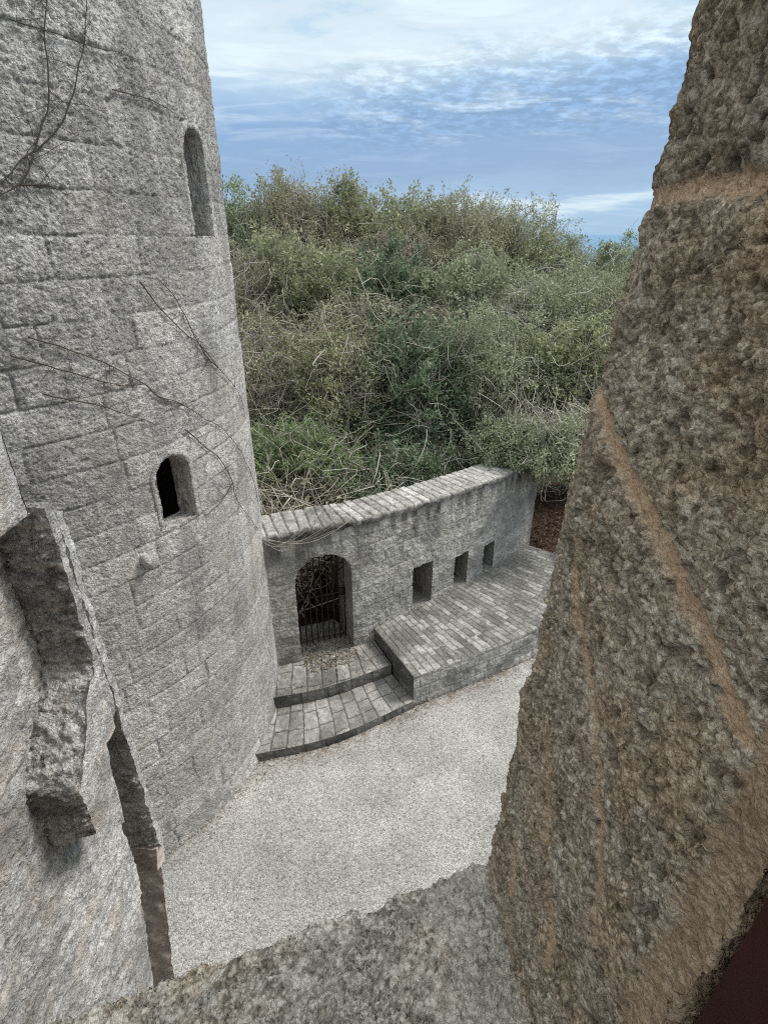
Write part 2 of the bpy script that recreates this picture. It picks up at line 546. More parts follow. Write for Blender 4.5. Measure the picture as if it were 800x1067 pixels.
# ------------------------------------------------------------------ ground, gravel, sea
def gravel_mat():
    m = bpy.data.materials.new('shell_gravel')
    m.use_nodes = True
    t = NT(m.node_tree)
    co = t.n('ShaderNodeTexCoord').outputs['Object']
    v = t.n('ShaderNodeTexVoronoi', {'Vector': co, 'Scale': 68.0, 'Randomness': 1.0})
    v2 = t.n('ShaderNodeTexVoronoi', {'Vector': co, 'Scale': 125.0, 'Randomness': 1.0})
    sep = t.n('ShaderNodeSeparateColor', {0: v.outputs['Color']})
    sep2 = t.n('ShaderNodeSeparateColor', {0: v2.outputs['Color']})
    a = t.math('ADD', t.math('MULTIPLY', sep.outputs[0], 0.6), t.math('MULTIPLY', sep2.outputs[0], 0.4))
    c = t.ramp(a, [(0.0, (0.14, 0.135, 0.12)), (0.35, (0.37, 0.36, 0.335)), (0.7, (0.55, 0.54, 0.515)), (1.0, (0.77, 0.76, 0.735))])
    n = t.noise(co, 0.9, 5, 0.6)
    pt = t.math('MULTIPLY', t.maprange(n, 0.3, 0.7, 0.80, 1.16), t.maprange(t.noise(co, 3.4, 5, 0.65), 0.32, 0.66, 0.91, 1.07))
    c = t.mix(1.0, c, t.n('ShaderNodeCombineColor', {0: pt, 1: pt, 2: pt}).outputs[0], 'MULTIPLY')
    at = t.n('ShaderNodeAttribute', attribute_name='stain').outputs['Fac']
    br = t.math('MULTIPLY', at, t.maprange(t.noise(co, 9, 4, 0.65), 0.42, 0.66), clamp=True)
    c = t.mix(br, c, (0.20, 0.14, 0.09))
    h = t.math('ADD', t.math('MULTIPLY', v.outputs['Distance'], 1.0), t.math('MULTIPLY', v2.outputs['Distance'], 0.5))
    bp = t.n('ShaderNodeBump', {'Strength': 0.9, 'Distance': 0.012, 'Height': h}, invert=True)
    bs = t.n('ShaderNodeBsdfPrincipled', {'Base Color': c, 'Roughness': 0.9, 'Specular IOR Level': 0.2, 'Normal': bp.outputs[0]})
    t.n('ShaderNodeOutputMaterial', {0: bs.outputs[0]})
    return m


def soil_mat():
    m = bpy.data.materials.new('forest_soil')
    m.use_nodes = True
    t = NT(m.node_tree)
    co = t.n('ShaderNodeTexCoord').outputs['Object']
    n = t.noise(co, 18, 6, 0.7)
    c = t.ramp(n, [(0.3, (0.030, 0.020, 0.014)), (0.55, (0.085, 0.052, 0.036)), (0.75, (0.15, 0.10, 0.07))])
    bs = t.n('ShaderNodeBsdfPrincipled', {'Base Color': c, 'Roughness': 0.95, 'Specular IOR Level': 0.1})
    t.n('ShaderNodeOutputMaterial', {0: bs.outputs[0]})
    return m


def sea_mat():
    m = bpy.data.materials.new('sea_water')
    m.use_nodes = True
    t = NT(m.node_tree)
    co = t.n('ShaderNodeTexCoord').outputs['Object']
    n = t.noise(t.vscale(co, (0.02, 0.08, 0.0)), 1.0, 6, 0.6)
    c = t.mix(n, (0.03, 0.16, 0.30), (0.06, 0.24, 0.40))
    bp = t.n('ShaderNodeBump', {'Strength': 0.6, 'Distance': 0.4, 'Height': t.noise(co, 0.35, 6, 0.65)})
    bs = t.n('ShaderNodeBsdfPrincipled', {'Base Color': c, 'Roughness': 0.22, 'Normal': bp.outputs[0]})
    t.n('ShaderNodeOutputMaterial', {0: bs.outputs[0]})
    return m


# the wall's front line in plan, used by everything in the yard
WALL_PTS = np.array([(-2.15, 6.52), (-1.37, 6.83), (-0.5, 7.17), (0.5, 7.88), (1.25, 8.48), (2.0, 9.12), (2.62, 9.74), (3.10, 10.34), (3.42, 11.0), (3.58, 11.8)])
_wp = smooth_path(np.c_[WALL_PTS, np.zeros(len(WALL_PTS))], 1200)[:, :2]
_ws = np.r_[0, np.cumsum(np.linalg.norm(np.diff(_wp, axis=0), axis=1))]
WLEN = _ws[-1]


def wall_at(s):
    s = np.asarray(s, float)
    x = np.interp(s, _ws, _wp[:, 0])
    y = np.interp(s, _ws, _wp[:, 1])
    e = 0.05
    tx = np.interp(np.minimum(s + e, WLEN), _ws, _wp[:, 0]) - np.interp(np.maximum(s - e, 0), _ws, _wp[:, 0])
    ty = np.interp(np.minimum(s + e, WLEN), _ws, _wp[:, 1]) - np.interp(np.maximum(s - e, 0), _ws, _wp[:, 1])
    l = np.hypot(tx, ty)
    return x, y, ty / l, -tx / l           # point and outward (front) normal


def s_ratio(r):
    return float(np.interp(r, _wp[:, 0] / _wp[:, 1], _ws))


def s_x(x):
    return float(np.interp(x, _wp[:, 0], _ws))


STEP1 = smooth_path([(-2.3, 5.12, 0), (-1.78, 5.23, 0), (-0.71, 5.54, 0), (0.47, 6.20, 0)], 160)[:, :2]
STEP2 = smooth_path([(-2.1, 5.93, 0), (-1.65, 6.05, 0), (-0.90, 6.26, 0), (0.12, 6.75, 0)], 160)[:, :2]
BENCH_F = smooth_path([(0.46, 6.22, 0), (1.35, 6.66, 0), (2.28, 7.15, 0), (3.3, 7.82, 0), (4.3, 8.75, 0), (4.6, 9.2, 0)], 300)[:, :2]
Z1, Z2, ZB = GZ + 0.17, GZ + 0.41, -6.05


def build_ground():
    # one sheet: forest floor and land out to the shore, falling gently to the sea
    g = Geo()
    r = np.r_[0, np.geomspace(3, 170, 60)]
    a = np.linspace(0, 2 * np.pi, 97)
    Rr, A = np.meshgrid(r, a, indexing='ij')
    X, Y = Rr * np.cos(A), Rr * np.sin(A) + 8
    Z = GZ - 0.02 + 0.25 * fbm(np.stack([X, Y, 0 * X], -1), 0.06, 3) * sstep(10, 30, Rr) - 6.0 * sstep(70, 165, Rr)
    g.grid(np.stack([X, Y, Z], -1))
    o = g.build('ground', soil_mat())
    tag(o, kind='structure')
    # pale shell gravel of the yard: everything on our side of the wall
    g = Geo()
    x = np.arange(-5.5, 6.0, 0.05)
    y = np.arange(-1.5, 8.8, 0.05)
    X, Y = np.meshgrid(x, y, indexing='ij')
    Z = GZ + 0.012 * fbm(np.stack([X, Y, 0 * X], -1), 0.9, 3)
    fx = np.r_[STEP1[:, 0], BENCH_F[:, 0]]
    fy = np.r_[STEP1[:, 1], BENCH_F[:, 1]]
    front = np.interp(X, fx, fy)
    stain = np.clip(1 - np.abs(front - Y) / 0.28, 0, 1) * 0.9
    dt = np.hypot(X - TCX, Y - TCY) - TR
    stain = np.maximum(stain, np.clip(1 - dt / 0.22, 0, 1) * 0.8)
    yc = y[:-1] + 0.025
    keep = (Y[:-1, :-1] < np.where(X[:-1, :-1] < 2.0, 8.2, np.minimum(front[:-1, :-1] + 0.6, 8.7)))
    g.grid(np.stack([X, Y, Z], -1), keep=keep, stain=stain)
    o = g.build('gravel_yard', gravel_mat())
    tag(o, kind='structure')
    g = Geo()
    r = np.geomspace(60, 30000, 40)
    a = np.linspace(0, 2 * np.pi, 129)
    Rr, A = np.meshgrid(r, a, indexing='ij')
    g.grid(np.stack([Rr * np.cos(A), Rr * np.sin(A), np.full_like(A, -10.2)], -1))
    o = g.build('sea', sea_mat())
    tag(o, kind='structure')


build_ground()


# ------------------------------------------------------------------ openings
def arch_outline(w, z0, zs, rise, n=14, flat=False, k=8):
    """closed outline (x,z) centred on x=0: sill, right jamb, arch, left jamb"""
    pts = []
    for i in range(k):
        pts.append((-w / 2 + w * i / k, z0))
    for i in range(k):
        pts.append((w / 2, z0 + (zs - z0) * i / k))
    if flat:
        for i in range(k):
            pts.append((w / 2 - w * i / k, zs))
    else:
        for i in range(n):
            a = math.pi * i / n
            pts.append((w / 2 * math.cos(a), zs + rise * math.sin(a)))
    for i in range(k):
        pts.append((-w / 2, zs - (zs - z0) * i / k))
    return np.array(pts)


def in_outline(x, z, w, z0, zs, rise, grow=0.0):
    a = (np.abs(x) < w / 2 + grow) & (z > z0 - grow) & (z <= zs + (grow if rise == 0 else 0))
    if rise:
        a |= (z > zs) & ((x / (w / 2 + grow)) ** 2 + ((z - zs) / (rise + grow)) ** 2 < 1)
    return a


# ------------------------------------------------------------------ round tower
def tower_pt(a, z, d=0.0):
    r = TR + d
    return np.stack([TCX + r * np.cos(a), TCY + r * np.sin(a), z + 0 * a], -1)


TW = [dict(a=R(-27.4), w=0.415, z0=-2.60, zs=-2.07, rise=0.20), dict(a=R(-6.8), w=0.43, z0=-0.02, zs=0.66, rise=0.19)]


def build_tower():
    root = empty('round_tower', (TCX, TCY, GZ), 'tall round tower of rough grey stone blocks with two narrow arched windows', 'tower')
    g = Geo()
    st = 0.0115
    a = np.r_[np.linspace(R(-200), R(-62), 60)[:-1], np.arange(R(-62), R(20), st / TR), np.linspace(R(20), R(160), 60)]
    z = np.arange(GZ - 0.05, 2.6, st)
    A, Z = np.meshgrid(a, z, indexing='ij')
    x = A * TR
    j, tone, d = blocks(x, Z, 0.72, 0.292, 5, jw=0.0135, wob=0.012)
    P0 = tower_pt(A, Z)
    # split-face relief: lumps, steps and hacked diagonal ridges
    xs = np.stack([x * 0.8 + Z * 0.55, Z * 1.5 - x * 0.35, 0 * x], -1)
    ridge = 1 - 2 * np.abs(fbm(xs + 5, 6.0, 3))
    lump = fbm(P0, 7.5, 4, 0.6)
    fine = fbm(P0, 42.0, 2, 0.6)
    tilt = (h01(np.floor(tone * 997), 5) - 0.5)
    faint = sstep(-0.25, 0.45, fbm(P0, 1.9, 3))           # joints fade in and out
    amp = 0.75 + 0.5 * sstep(-2.2, 0.6, Z)
    rid2 = 1 - 2 * np.abs(fbm(np.stack([x * 0.9 + Z * 0.5, Z * 1.6 - x * 0.3, 0 * x + 8], -1), 24.0, 2))
    crag = np.minimum(fbm(P0 + 4, 30.0, 2, 0.65), 0.12)
    disp = amp * (0.0035 * lump + 0.003 * ridge + 0.006 * rid2 + 0.009 * crag + 0.007 * fine) + (tone - 0.5) * 0.007 + 0.004 * tilt * np.sin(x * 6)
    disp = disp + 0.003 * sstep(0, 0.05, d) - 0.0125 * j * (0.35 + 0.65 * faint)
    disp += 0.07 * np.exp(-(Z - GZ) / 0.22)
    keep = np.ones((len(a) - 1, len(z) - 1), bool)
    for w in TW:
        cx = x[:-1, :-1] + st / 2 - w['a'] * TR
        cz = Z[:-1, :-1] + st / 2
        keep &= ~in_outline(cx, cz, w['w'], w['z0'] + 0.020, w['zs'], w['rise'], 0.012)
    stain = 0.55 * sstep(0.10, 0.60, fbm(np.stack([x * 1.5, Z * 0.5, 0 * x], -1), 1.6, 4)) * sstep(-6.7, -4.0, Z) * 0.7
    stain = stain + 0.35 * sstep(-5.0, -6.8, Z) * sstep(-0.2, 0.4, fbm(P0, 2.1, 3))
    g.grid(tower_pt(A, Z, disp), keep=keep, joint=j * (0.25 + 0.75 * faint), tone=tone, stain=np.clip(stain, 0, 1))
    g.build('drum', M['tower'], root)
    # parapet and roof closing the top, above the picture
    g = Geo()
    aa = np.linspace(0, 2 * np.pi, 97)
    prof = [(TR + 0.0, 2.55), (TR + 0.12, 2.60), (TR + 0.12, 3.5), (TR - 0.35, 3.5), (TR - 0.35, 2.7), (0.01, 2.7)]
    P = np.array([[(TCX + r * math.cos(t), TCY + r * math.sin(t), zz) for (r, zz) in prof] for t in aa])
    g.grid(P, closed=False)
    g.build('parapet', M['tower'], root, smooth=False)
    for i, w in enumerate(TW):
        ol = arch_outline(w['w'], w['z0'], w['zs'], w['rise'])
        # dressed rim following the tower's curve
        g = Geo()
        rim = arch_outline(w['w'], w['z0'], w['zs'], w['rise'], n=40, k=30)
        sel = rim[30:]                                   # jambs and arch, not the sill
        c = sel - np.array([0, (w['zs'] + 0 * sel[:, 1]).mean()])
        nx = np.where(sel[:, 1] <= w['zs'], np.sign(sel[:, 0]), sel[:, 0] / np.maximum(np.hypot(c[:, 0], np.maximum(c[:, 1], 0)), 1e-6))
        nz = np.where(sel[:, 1] <= w['zs'], 0, np.maximum(c[:, 1], 0) / np.maximum(np.hypot(c[:, 0], np.maximum(c[:, 1], 0)), 1e-6))
        bw = 0.055
        rows = []
        for (o_, dd) in ((-0.004, -0.05), (-0.004, 0.010), (bw * 0.5, 0.014), (bw, 0.012), (bw + 0.004, -0.03)):
            X = sel[:, 0] + nx * o_
            Zz = sel[:, 1] + nz * o_
            p = tower_pt(w['a'] + X / TR, Zz, 0.0)
            nn = fbm(p, 16.0, 3)
            rows.append(tower_pt(w['a'] + (X + 0.006 * fbm(p + 7, 11.0, 3)) / TR, Zz + 0.006 * fbm(p + 3, 13.0, 3), dd + 0.012 * nn))
        P = np.stack(rows, 1)
        g.grid(P, flip=True)
        s = g.build('window_surround', M['tower'], root)
        # splayed reveal running into the wall, with a sloping sill
        g = Geo()
        dep = np.linspace(0.0, 0.25, 40)
        uo = np.arange(len(ol)) / len(ol) * 1.0
        fine_ol = np.stack([np.interp(np.linspace(0, 1, 160, endpoint=False), np.r_[uo, 1], np.r_[ol[:, k], ol[0, k]]) for k in (0, 1)], -1)
        P = np.zeros((160, 40, 3))
        for kk, dd in enumerate(dep):
            X, Zz = fine_ol[:, 0], fine_ol[:, 1] + 0.0
            P[:, kk] = tower_pt(w['a'] + X / TR * (1 + 0.15 * dd), Zz, -dd + 0.012)
        nrm = normals(P, (0, 0, 0.0001))
        P = P + nrm * (0.012 * fbm(P, 14.0, 4))[..., None]
        g.grid(P, closed=True)
        g.build('window_reveal', M['tower'], root)
        # room behind, coloured near-black for its unlit inside
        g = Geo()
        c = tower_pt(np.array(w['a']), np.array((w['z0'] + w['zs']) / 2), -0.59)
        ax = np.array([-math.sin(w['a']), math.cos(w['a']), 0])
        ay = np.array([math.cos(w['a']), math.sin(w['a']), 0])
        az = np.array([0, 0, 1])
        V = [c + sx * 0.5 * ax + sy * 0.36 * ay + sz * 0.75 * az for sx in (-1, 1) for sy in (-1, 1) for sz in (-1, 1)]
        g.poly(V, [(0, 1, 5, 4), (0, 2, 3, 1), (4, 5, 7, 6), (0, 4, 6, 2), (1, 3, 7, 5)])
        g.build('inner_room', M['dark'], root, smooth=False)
    # a stub of stone left projecting below the lower window
    g = Geo()
    a0, z0 = R(-36.6), -2.77
    V = []
    for dd, sh in ((-0.03, 0.0), (0.085, -0.01)):
        for (dx, dz) in ((-0.035, -0.07), (0.035, -0.06), (0.04, 0.06), (-0.03, 0.07)):
            V.append(tower_pt(np.array(a0 + dx / TR), np.array(z0 + dz + sh), dd))
    g.poly(V, [(4, 5, 6, 7), (0, 1, 5, 4), (1, 2, 6, 5), (2, 3, 7, 6), (3, 0, 4, 7)])
    g.build('putlog_stone', M['tower'], root, smooth=False)


build_tower()


# ------------------------------------------------------------------ curved yard wall with gate and slots
def wall_top(s):
    x, y, _, _ = wall_at(s)
    return np.interp(s, [0, s_x(-0.9), s_x(0.8), s_x(2.6), WLEN], [-3.83, -3.79, -3.90, -4.02, -4.10])


DOOR = dict(s=(s_ratio(-0.199) + s_ratio(-0.070)) / 2, w=s_ratio(-0.070) - s_ratio(-0.199), z0=Z2, zs=-4.76, rise=0.44)
_sl = [(0.0635, 0.107), (0.155, 0.183), (0.2155, 0.2375)]
SLOTS = [dict(s=(s_ratio(a) + s_ratio(b)) / 2, w=s_ratio(b) - s_ratio(a), z0=ZB, zs=(-5.16, -5.33, -5.42, -5.74)[i], rise=0) for i, (a, b) in enumerate(_sl)]
WTH = 0.58


def build_wall():
    x0, y0, _, _ = wall_at(WLEN / 2)
    root = empty('curved_stone_wall', (float(x0), float(y0), GZ), 'low curved wall of grey weathered blocks with a gateway and three slots', 'wall')
    g = Geo()
    st = 0.0125
    s = np.arange(0, WLEN, st)
    nz = 236
    t = np.linspace(0, 1, nz)
    S, T = np.meshgrid(s, t, indexing='ij')
    top = wall_top(S) - 0.05
    Z = GZ - 0.05 + T * (top - GZ + 0.05)
    x, y, nx, ny = wall_at(S)
    j, tone, d = blocks(S, Z, 0.40, 0.198, 21, jw=0.014, wob=0.012)
    P0 = np.stack([x, y, Z], -1)
    lump = fbm(P0, 9.0, 4, 0.55)
    disp = 0.010 * lump + 0.009 * fbm(P0, 26.0, 3, 0.65) + (tone - 0.5) * 0.010 - 0.009 * j * sstep(-0.3, 0.4, fbm(P0, 2.2, 2))
    # dark runs below the coping and general grime
    run = sstep(0.02, 0.45, fbm(np.stack([S * 5.5, Z * 0.7, 0 * S], -1), 1.0, 4) + 0.15)
    down = np.clip(1 - (top - Z) / 0.85, 0, 1)
    stain = 0.85 * run * down ** 1.3 + 0.35 * sstep(0.0, 0.5, fbm(P0, 1.8, 4)) + 0.3 * np.clip(1 - (Z - GZ) / 0.5, 0, 1)
    stain += 0.40 * sstep(2.9, 3.3, x) + 0.25 * sstep(0.9, 0.2, np.abs(S - DOOR['s'])) * sstep(-5.6, -6.2, Z)  # far wall end darkened for its shade; gate foot darker too
    keep = np.ones((len(s) - 1, nz - 1), bool)
    for o in [DOOR] + SLOTS:
        keep &= ~in_outline(S[:-1, :-1] + st / 2 - o['s'], Z[:-1, :-1] + 0.006, o['w'], o['z0'], o['zs'], o['rise'], -0.006)
    N = np.stack([nx, ny, 0 * nx], -1)
    g.grid(P0 + N * disp[..., None], keep=keep, joint=j, tone=tone, stain=np.clip(stain, 0, 1))
    # back face and far end
    bs_ = np.linspace(0, WLEN - 0.0125, 120)
    keepb = None
    BS, BT = np.meshgrid(bs_, np.linspace(0, 1, 60), indexing='ij')
    bx, by, bnx, bny = wall_at(BS)
    bz = GZ - 0.05 + BT * (wall_top(BS) - 0.05 - GZ + 0.05)
    kb = np.ones((119, 59), bool)
    for o in [DOOR] + SLOTS:
        kb &= ~in_outline(BS[:-1, :-1] + 0.03 - o['s'], bz[:-1, :-1] + 0.02, o['w'], o['z0'], o['zs'], o['rise'], -0.01)
    g.grid(np.stack([bx - bnx * WTH, by - bny * WTH, bz], -1), keep=kb, flip=True, stain=np.full(BS.shape, 0.4))
    ez = np.linspace(GZ - 0.05, float(wall_top(WLEN)) - 0.05, 60)
    ew = np.linspace(0, WTH, 24)
    EW, EZ = np.meshgrid(ew, ez, indexing='ij')
    ex, ey, enx, eny = [float(v) for v in wall_at(WLEN - 0.0125)]
    P = np.stack([ex - enx * EW, ey - eny * EW, EZ], -1)
    nn = np.array([-eny, enx, 0])
    P = P + (0.014 * fbm(P, 9, 4) * np.sin(EW / WTH * np.pi))[..., None] * nn
    g.grid(P, stain=np.full(EW.shape, 0.4))
    # reveals of gateway and slots
    for o in [DOOR] + SLOTS:
        ol = arch_outline(o['w'], o['z0'], o['zs'], o['rise'], flat=(o['rise'] == 0))
        uo = np.arange(len(ol)) / len(ol)
        m = 240
        L = np.stack([np.interp(np.linspace(0, 1, m, endpoint=False), np.r_[uo, 1], np.r_[ol[:, k], ol[0, k]]) for k in (0, 1)], -1)
        dep = np.linspace(0.004, WTH + 0.01, 44)
        x, y, nx, ny = wall_at(o['s'] + L[:, 0])
        P = np.stack([x[:, None] - nx[:, None] * dep, y[:, None] - ny[:, None] * dep, np.repeat(L[:, 1:2], 44, 1)], -1)
        jj, tt, _ = blocks(np.repeat(dep[None], m, 0) + 0.1, P[..., 2], 0.33, 0.198, 22, jw=0.014)
        nr = normals(P, (0, 0, 1e-4))
        P = P + nr * ((0.012 * fbm(P, 10, 4) - 0.010 * jj) * np.clip(dep / 0.05, 0, 1))[..., None]
        g.grid(P, closed=True, joint=jj, tone=tt, stain=np.full(P.shape[:2], 0.35 if o is DOOR else 0.60))  # slot reveals mixed darker than the gateway's
    g.build('wall_face', M['wall'], root)
    # coping: three courses of slabs with crumbling edges
    g = Geo()
    s = np.arange(0, WLEN + 0.01, 0.0125)
    w = np.r_[np.array([-0.045, -0.045, -0.043, -0.035]), np.arange(-0.025, WTH + 0.03, 0.0125), WTH + 0.04, WTH + 0.045]
    drop = np.r_[np.array([-0.10, -0.055, -0.022, -0.006]), np.zeros(len(w) - 6), -0.02, -0.10]
    S, W = np.meshgrid(s, w, indexing='ij')
    Dp = np.repeat(drop[None], len(s), 0)
    j, tone, d = blocks(W + 0.06, S, 0.31, 0.165, 33, jw=0.015, wob=0.016, jit=0.5)
    x, y, nx, ny = wall_at(np.minimum(S, WLEN))
    crumb = fbm(np.stack([S * 4, 0 * S + 3, 0 * S], -1), 1.6, 4)
    edge = np.clip(1 - (W + 0.05) / 0.10, 0, 1)
    wj = W + edge * (0.030 * crumb + 0.02 * (h01(np.floor(S / 0.23), 4) - 0.5))
    z = wall_top(S) + Dp + 0.010 * sstep(0.0, 0.03, d) - 0.020 * j - edge * (0.008 + 0.016 * crumb)
    P = np.stack([x - nx * wj, y - ny * wj, z], -1)
    P[..., 2] += 0.008 * fbm(P, 11, 4) + 0.005 * fbm(P, 38, 3) + 0.012 * (tone - 0.5)
    st_ = 0.55 * sstep(0.12, 0.5, fbm(P, 2.2, 4)) + 0.75 * (np.abs(Dp) > 0.03)
    g.grid(P, joint=j, tone=tone, stain=np.clip(st_, 0, 1))
    g.build('coping', M['coping'], root)


build_wall()


def build_gate():
    """black iron gate set deep in the gateway"""
    s0, w = DOOR['s'], DOOR['w'] - 0.03
    x, y, nx, ny = [float(v) for v in wall_at(s0)]
    root = empty('iron_gate', (x - nx * 0.40, y - ny * 0.40, Z2), 'black iron bar gate standing in the arched gateway of the curved wall', 'gate')
    tx, ty = -ny, nx
    fwd = 0.34

    def pt(u, z, d=fwd):
        return (x + tx * u - nx * d, y + ty * u - ny * d, z)
    zt = lambda u: DOOR['zs'] + DOOR['rise'] * math.sqrt(max(0.0, 1 - (u / (DOOR['w'] / 2)) ** 2)) - 0.03
    nb = 9
    for i in range(nb):
        u = -w / 2 + 0.05 + (w - 0.10) * i / (nb - 1)
        g = Geo()
        C = np.array([[pt(u, z) for z in np.linspace(Z2 + 0.04, zt(u), 6)]])
        tubes(g, C, np.full((1, 6), 0.012), 6)
        g.build('bar', M['iron'], root)
    for zz in (Z2 + 0.10, Z2 + 0.98, DOOR['zs'] + 0.02):
        g = Geo()
        C = np.array([[pt(-w / 2, zz), pt(0, zz), pt(w / 2, zz)]])
        tubes(g, C, np.full((1, 3), 0.013), 4)
        g.build('rail', M['iron'], root)
    g = Geo()
    u = np.linspace(-w / 2, w / 2, 40)
    C = np.array([[pt(-w / 2, Z2 + 0.02)] + [pt(a, zt(a) + 0.0) for a in u] + [pt(w / 2, Z2 + 0.02)]])
    tubes(g, C, np.full((1, 42), 0.014), 6)
    g.build('frame', M['iron'], root)
    # diagonal brace
    g = Geo()
    C = np.array([[pt(-w / 2, Z2 + 1.0, fwd + 0.02), pt(w / 2 - 0.05, Z2 + 1.45, fwd + 0.02)]])
    tubes(g, C, np.full((1, 2), 0.011), 4)
    g.build('brace', M['iron'], root)
    g = Geo()
    V = [pt(w / 2 - 0.15 + a, Z2 + 0.93 + b, fwd - 0.03 + c) for a in (0, 0.1) for b in (0, 0.14) for c in (0, 0.03)]
    g.poly(V, [(0, 1, 3, 2), (4, 6, 7, 5), (0, 4, 5, 1), (2, 3, 7, 6), (0, 2, 6, 4), (1, 5, 7, 3)])
    g.build('lock_box', M['iron'], root, smooth=False)


build_gate()


def fallen_frond():
    rs = np.random.RandomState(5)
    x, y, nx, ny = [float(v) for v in wall_at(DOOR['s'])]
    g = Geo()
    tx, ty = -ny, nx

    def pt(u, d, z):
        return np.array([x + tx * u - nx * d, y + ty * u - ny * d, z])
    n = 16
    for (u0, z0, u1, z1, d0, d1) in ((-0.75, -5.5, 0.75, -4.75, 0.8, 1.25), (-0.4, -6.2, 0.5, -5.2, 0.9, 1.3), (-0.6, -5.9, 0.2, -4.4, 1.0, 1.3)):
        t = np.linspace(0, 1, n)
        C = np.array([pt(u0 + (u1 - u0) * a, d0 + (d1 - d0) * a, z0 + (z1 - z0) * a + 0.12 * math.sin(3.1 * a)) for a in t])
        tubes(g, C[None], np.linspace(0.016, 0.006, n)[None], 5)
        for i in range(2, n, 2):
            for sg in (-1, 1):
                L = 0.42 * math.sin(math.pi * min(1, i / n * 0.9 + 0.08)) * (0.7 + 0.5 * rs.rand())
                dr = np.array([tx * 0.5 + 0.2 * rs.normal(), ty * 0.5 + 0.2 * rs.normal(), sg * 0.7 - 0.25])
                dr /= np.linalg.norm(dr)
                a, b = C[i], C[i] + dr * L
                w = np.array([0.0, 0.0, 0.011]) + 0.010 * np.array([tx, ty, 0])
                m = (a + b) / 2 + np.array([0, 0, 0.03])
                g.poly([a - w * .5, a + w * .5, m + w, b, m - w], [(0, 1, 2, 4), (4, 2, 3)])
    o = g.build('fallen_frond', M['stem_pale'], smooth=False)
    tag(o, 'pale dead palm fronds lying behind the iron gate', 'palm frond')


fallen_frond()


# ------------------------------------------------------------------ bench and steps
def ruled(front, back, n, m, ends=None):
    """surface between two plan polylines -> (n,m,2)"""
    def rs(p, k):
        l = np.r_[0, np.cumsum(np.linalg.norm(np.diff(p, axis=0), axis=1))]
        u = np.linspace(0, l[-1], k)
        return np.stack([np.interp(u, l, p[:, 0]), np.interp(u, l, p[:, 1])], -1), u
    F, uf = rs(front, n)
    B, ub = rs(back, n)
    t = np.linspace(0, 1, m)[None, :, None]
    return F[:, None] * (1 - t) + B[:, None] * t, uf


def masonry_riser(g, line, z0, z1, w, h, seed, ntop=None, amp=0.010):
    l = np.r_[0, np.cumsum(np.linalg.norm(np.diff(line, axis=0), axis=1))]
    n = max(4, int(l[-1] / 0.0125))
    u = np.linspace(0, l[-1], n)
    x, y = np.interp(u, l, line[:, 0]), np.interp(u, l, line[:, 1])
    m = max(4, int((z1 - z0) / 0.0125))
    z = np.linspace(z0, z1, m)
    U, Z = np.meshgrid(u, z, indexing='ij')
    P = np.stack([np.repeat(x[:, None], m, 1), np.repeat(y[:, None], m, 1), Z], -1)
    tx, ty = np.gradient(x), np.gradient(y)
    ll = np.hypot(tx, ty)
    N = np.stack([ty / ll, -tx / ll, 0 * tx], -1)[:, None]
    j, tone, d = blocks(U, Z - z0 + 0.02, w, h, seed, jw=0.013, wob=0.010)
    fade = np.clip((z1 - Z) / 0.03, 0, 1)
    disp = (amp * fbm(P, 9, 4) + 0.006 * fbm(P, 36, 3) - 0.012 * j) * fade
    stain = 0.55 * sstep(0.0, 0.45, fbm(P, 2.4, 4)) + 0.45 * np.clip(1 - (Z - z0) / 0.12, 0, 1)
    g.grid(P + N * disp[..., None], joint=j, tone=tone, stain=np.clip(stain, 0, 1))


def paved_top(g, front, back, z, n, m, bw, bh, seed, crumble=0.02, across=True, tone_fn=None, swirl=0.0):
    XY, u = ruled(front, back, n, m)
    dep = np.linalg.norm(back - front if len(back) == len(front) else (XY[:, -1] - XY[:, 0]), axis=-1).mean()
    U = np.repeat(u[:, None], m, 1)
    V = np.repeat(np.linspace(0, dep, m)[None], n, 0)
    if across:
        j, tone, d = blocks(V + 0.03, U, bw, bh, seed, jw=0.014, wob=0.014, jit=0.5)
    else:
        j, tone, d = blocks(U, V + 0.03, bw, bh, seed, jw=0.014, wob=0.014, jit=0.4)
    P = np.concatenate([XY, np.full((n, m, 1), z)], -1)
    cr = fbm(np.stack([U * 5, 0 * U, 0 * U + seed], -1), 1.3, 4)
    e = np.clip(1 - V / 0.06, 0, 1)
    P[..., 2] += 0.005 * fbm(P, 10, 4) + 0.004 * fbm(P, 40, 3) - 0.013 * j + 0.010 * (tone - 0.5) - e ** 2 * (0.012 + 0.02 * np.abs(cr))
    st = sstep(-0.05, 0.5, fbm(P, 1.7, 5))
    return P, j, tone, st, U, V


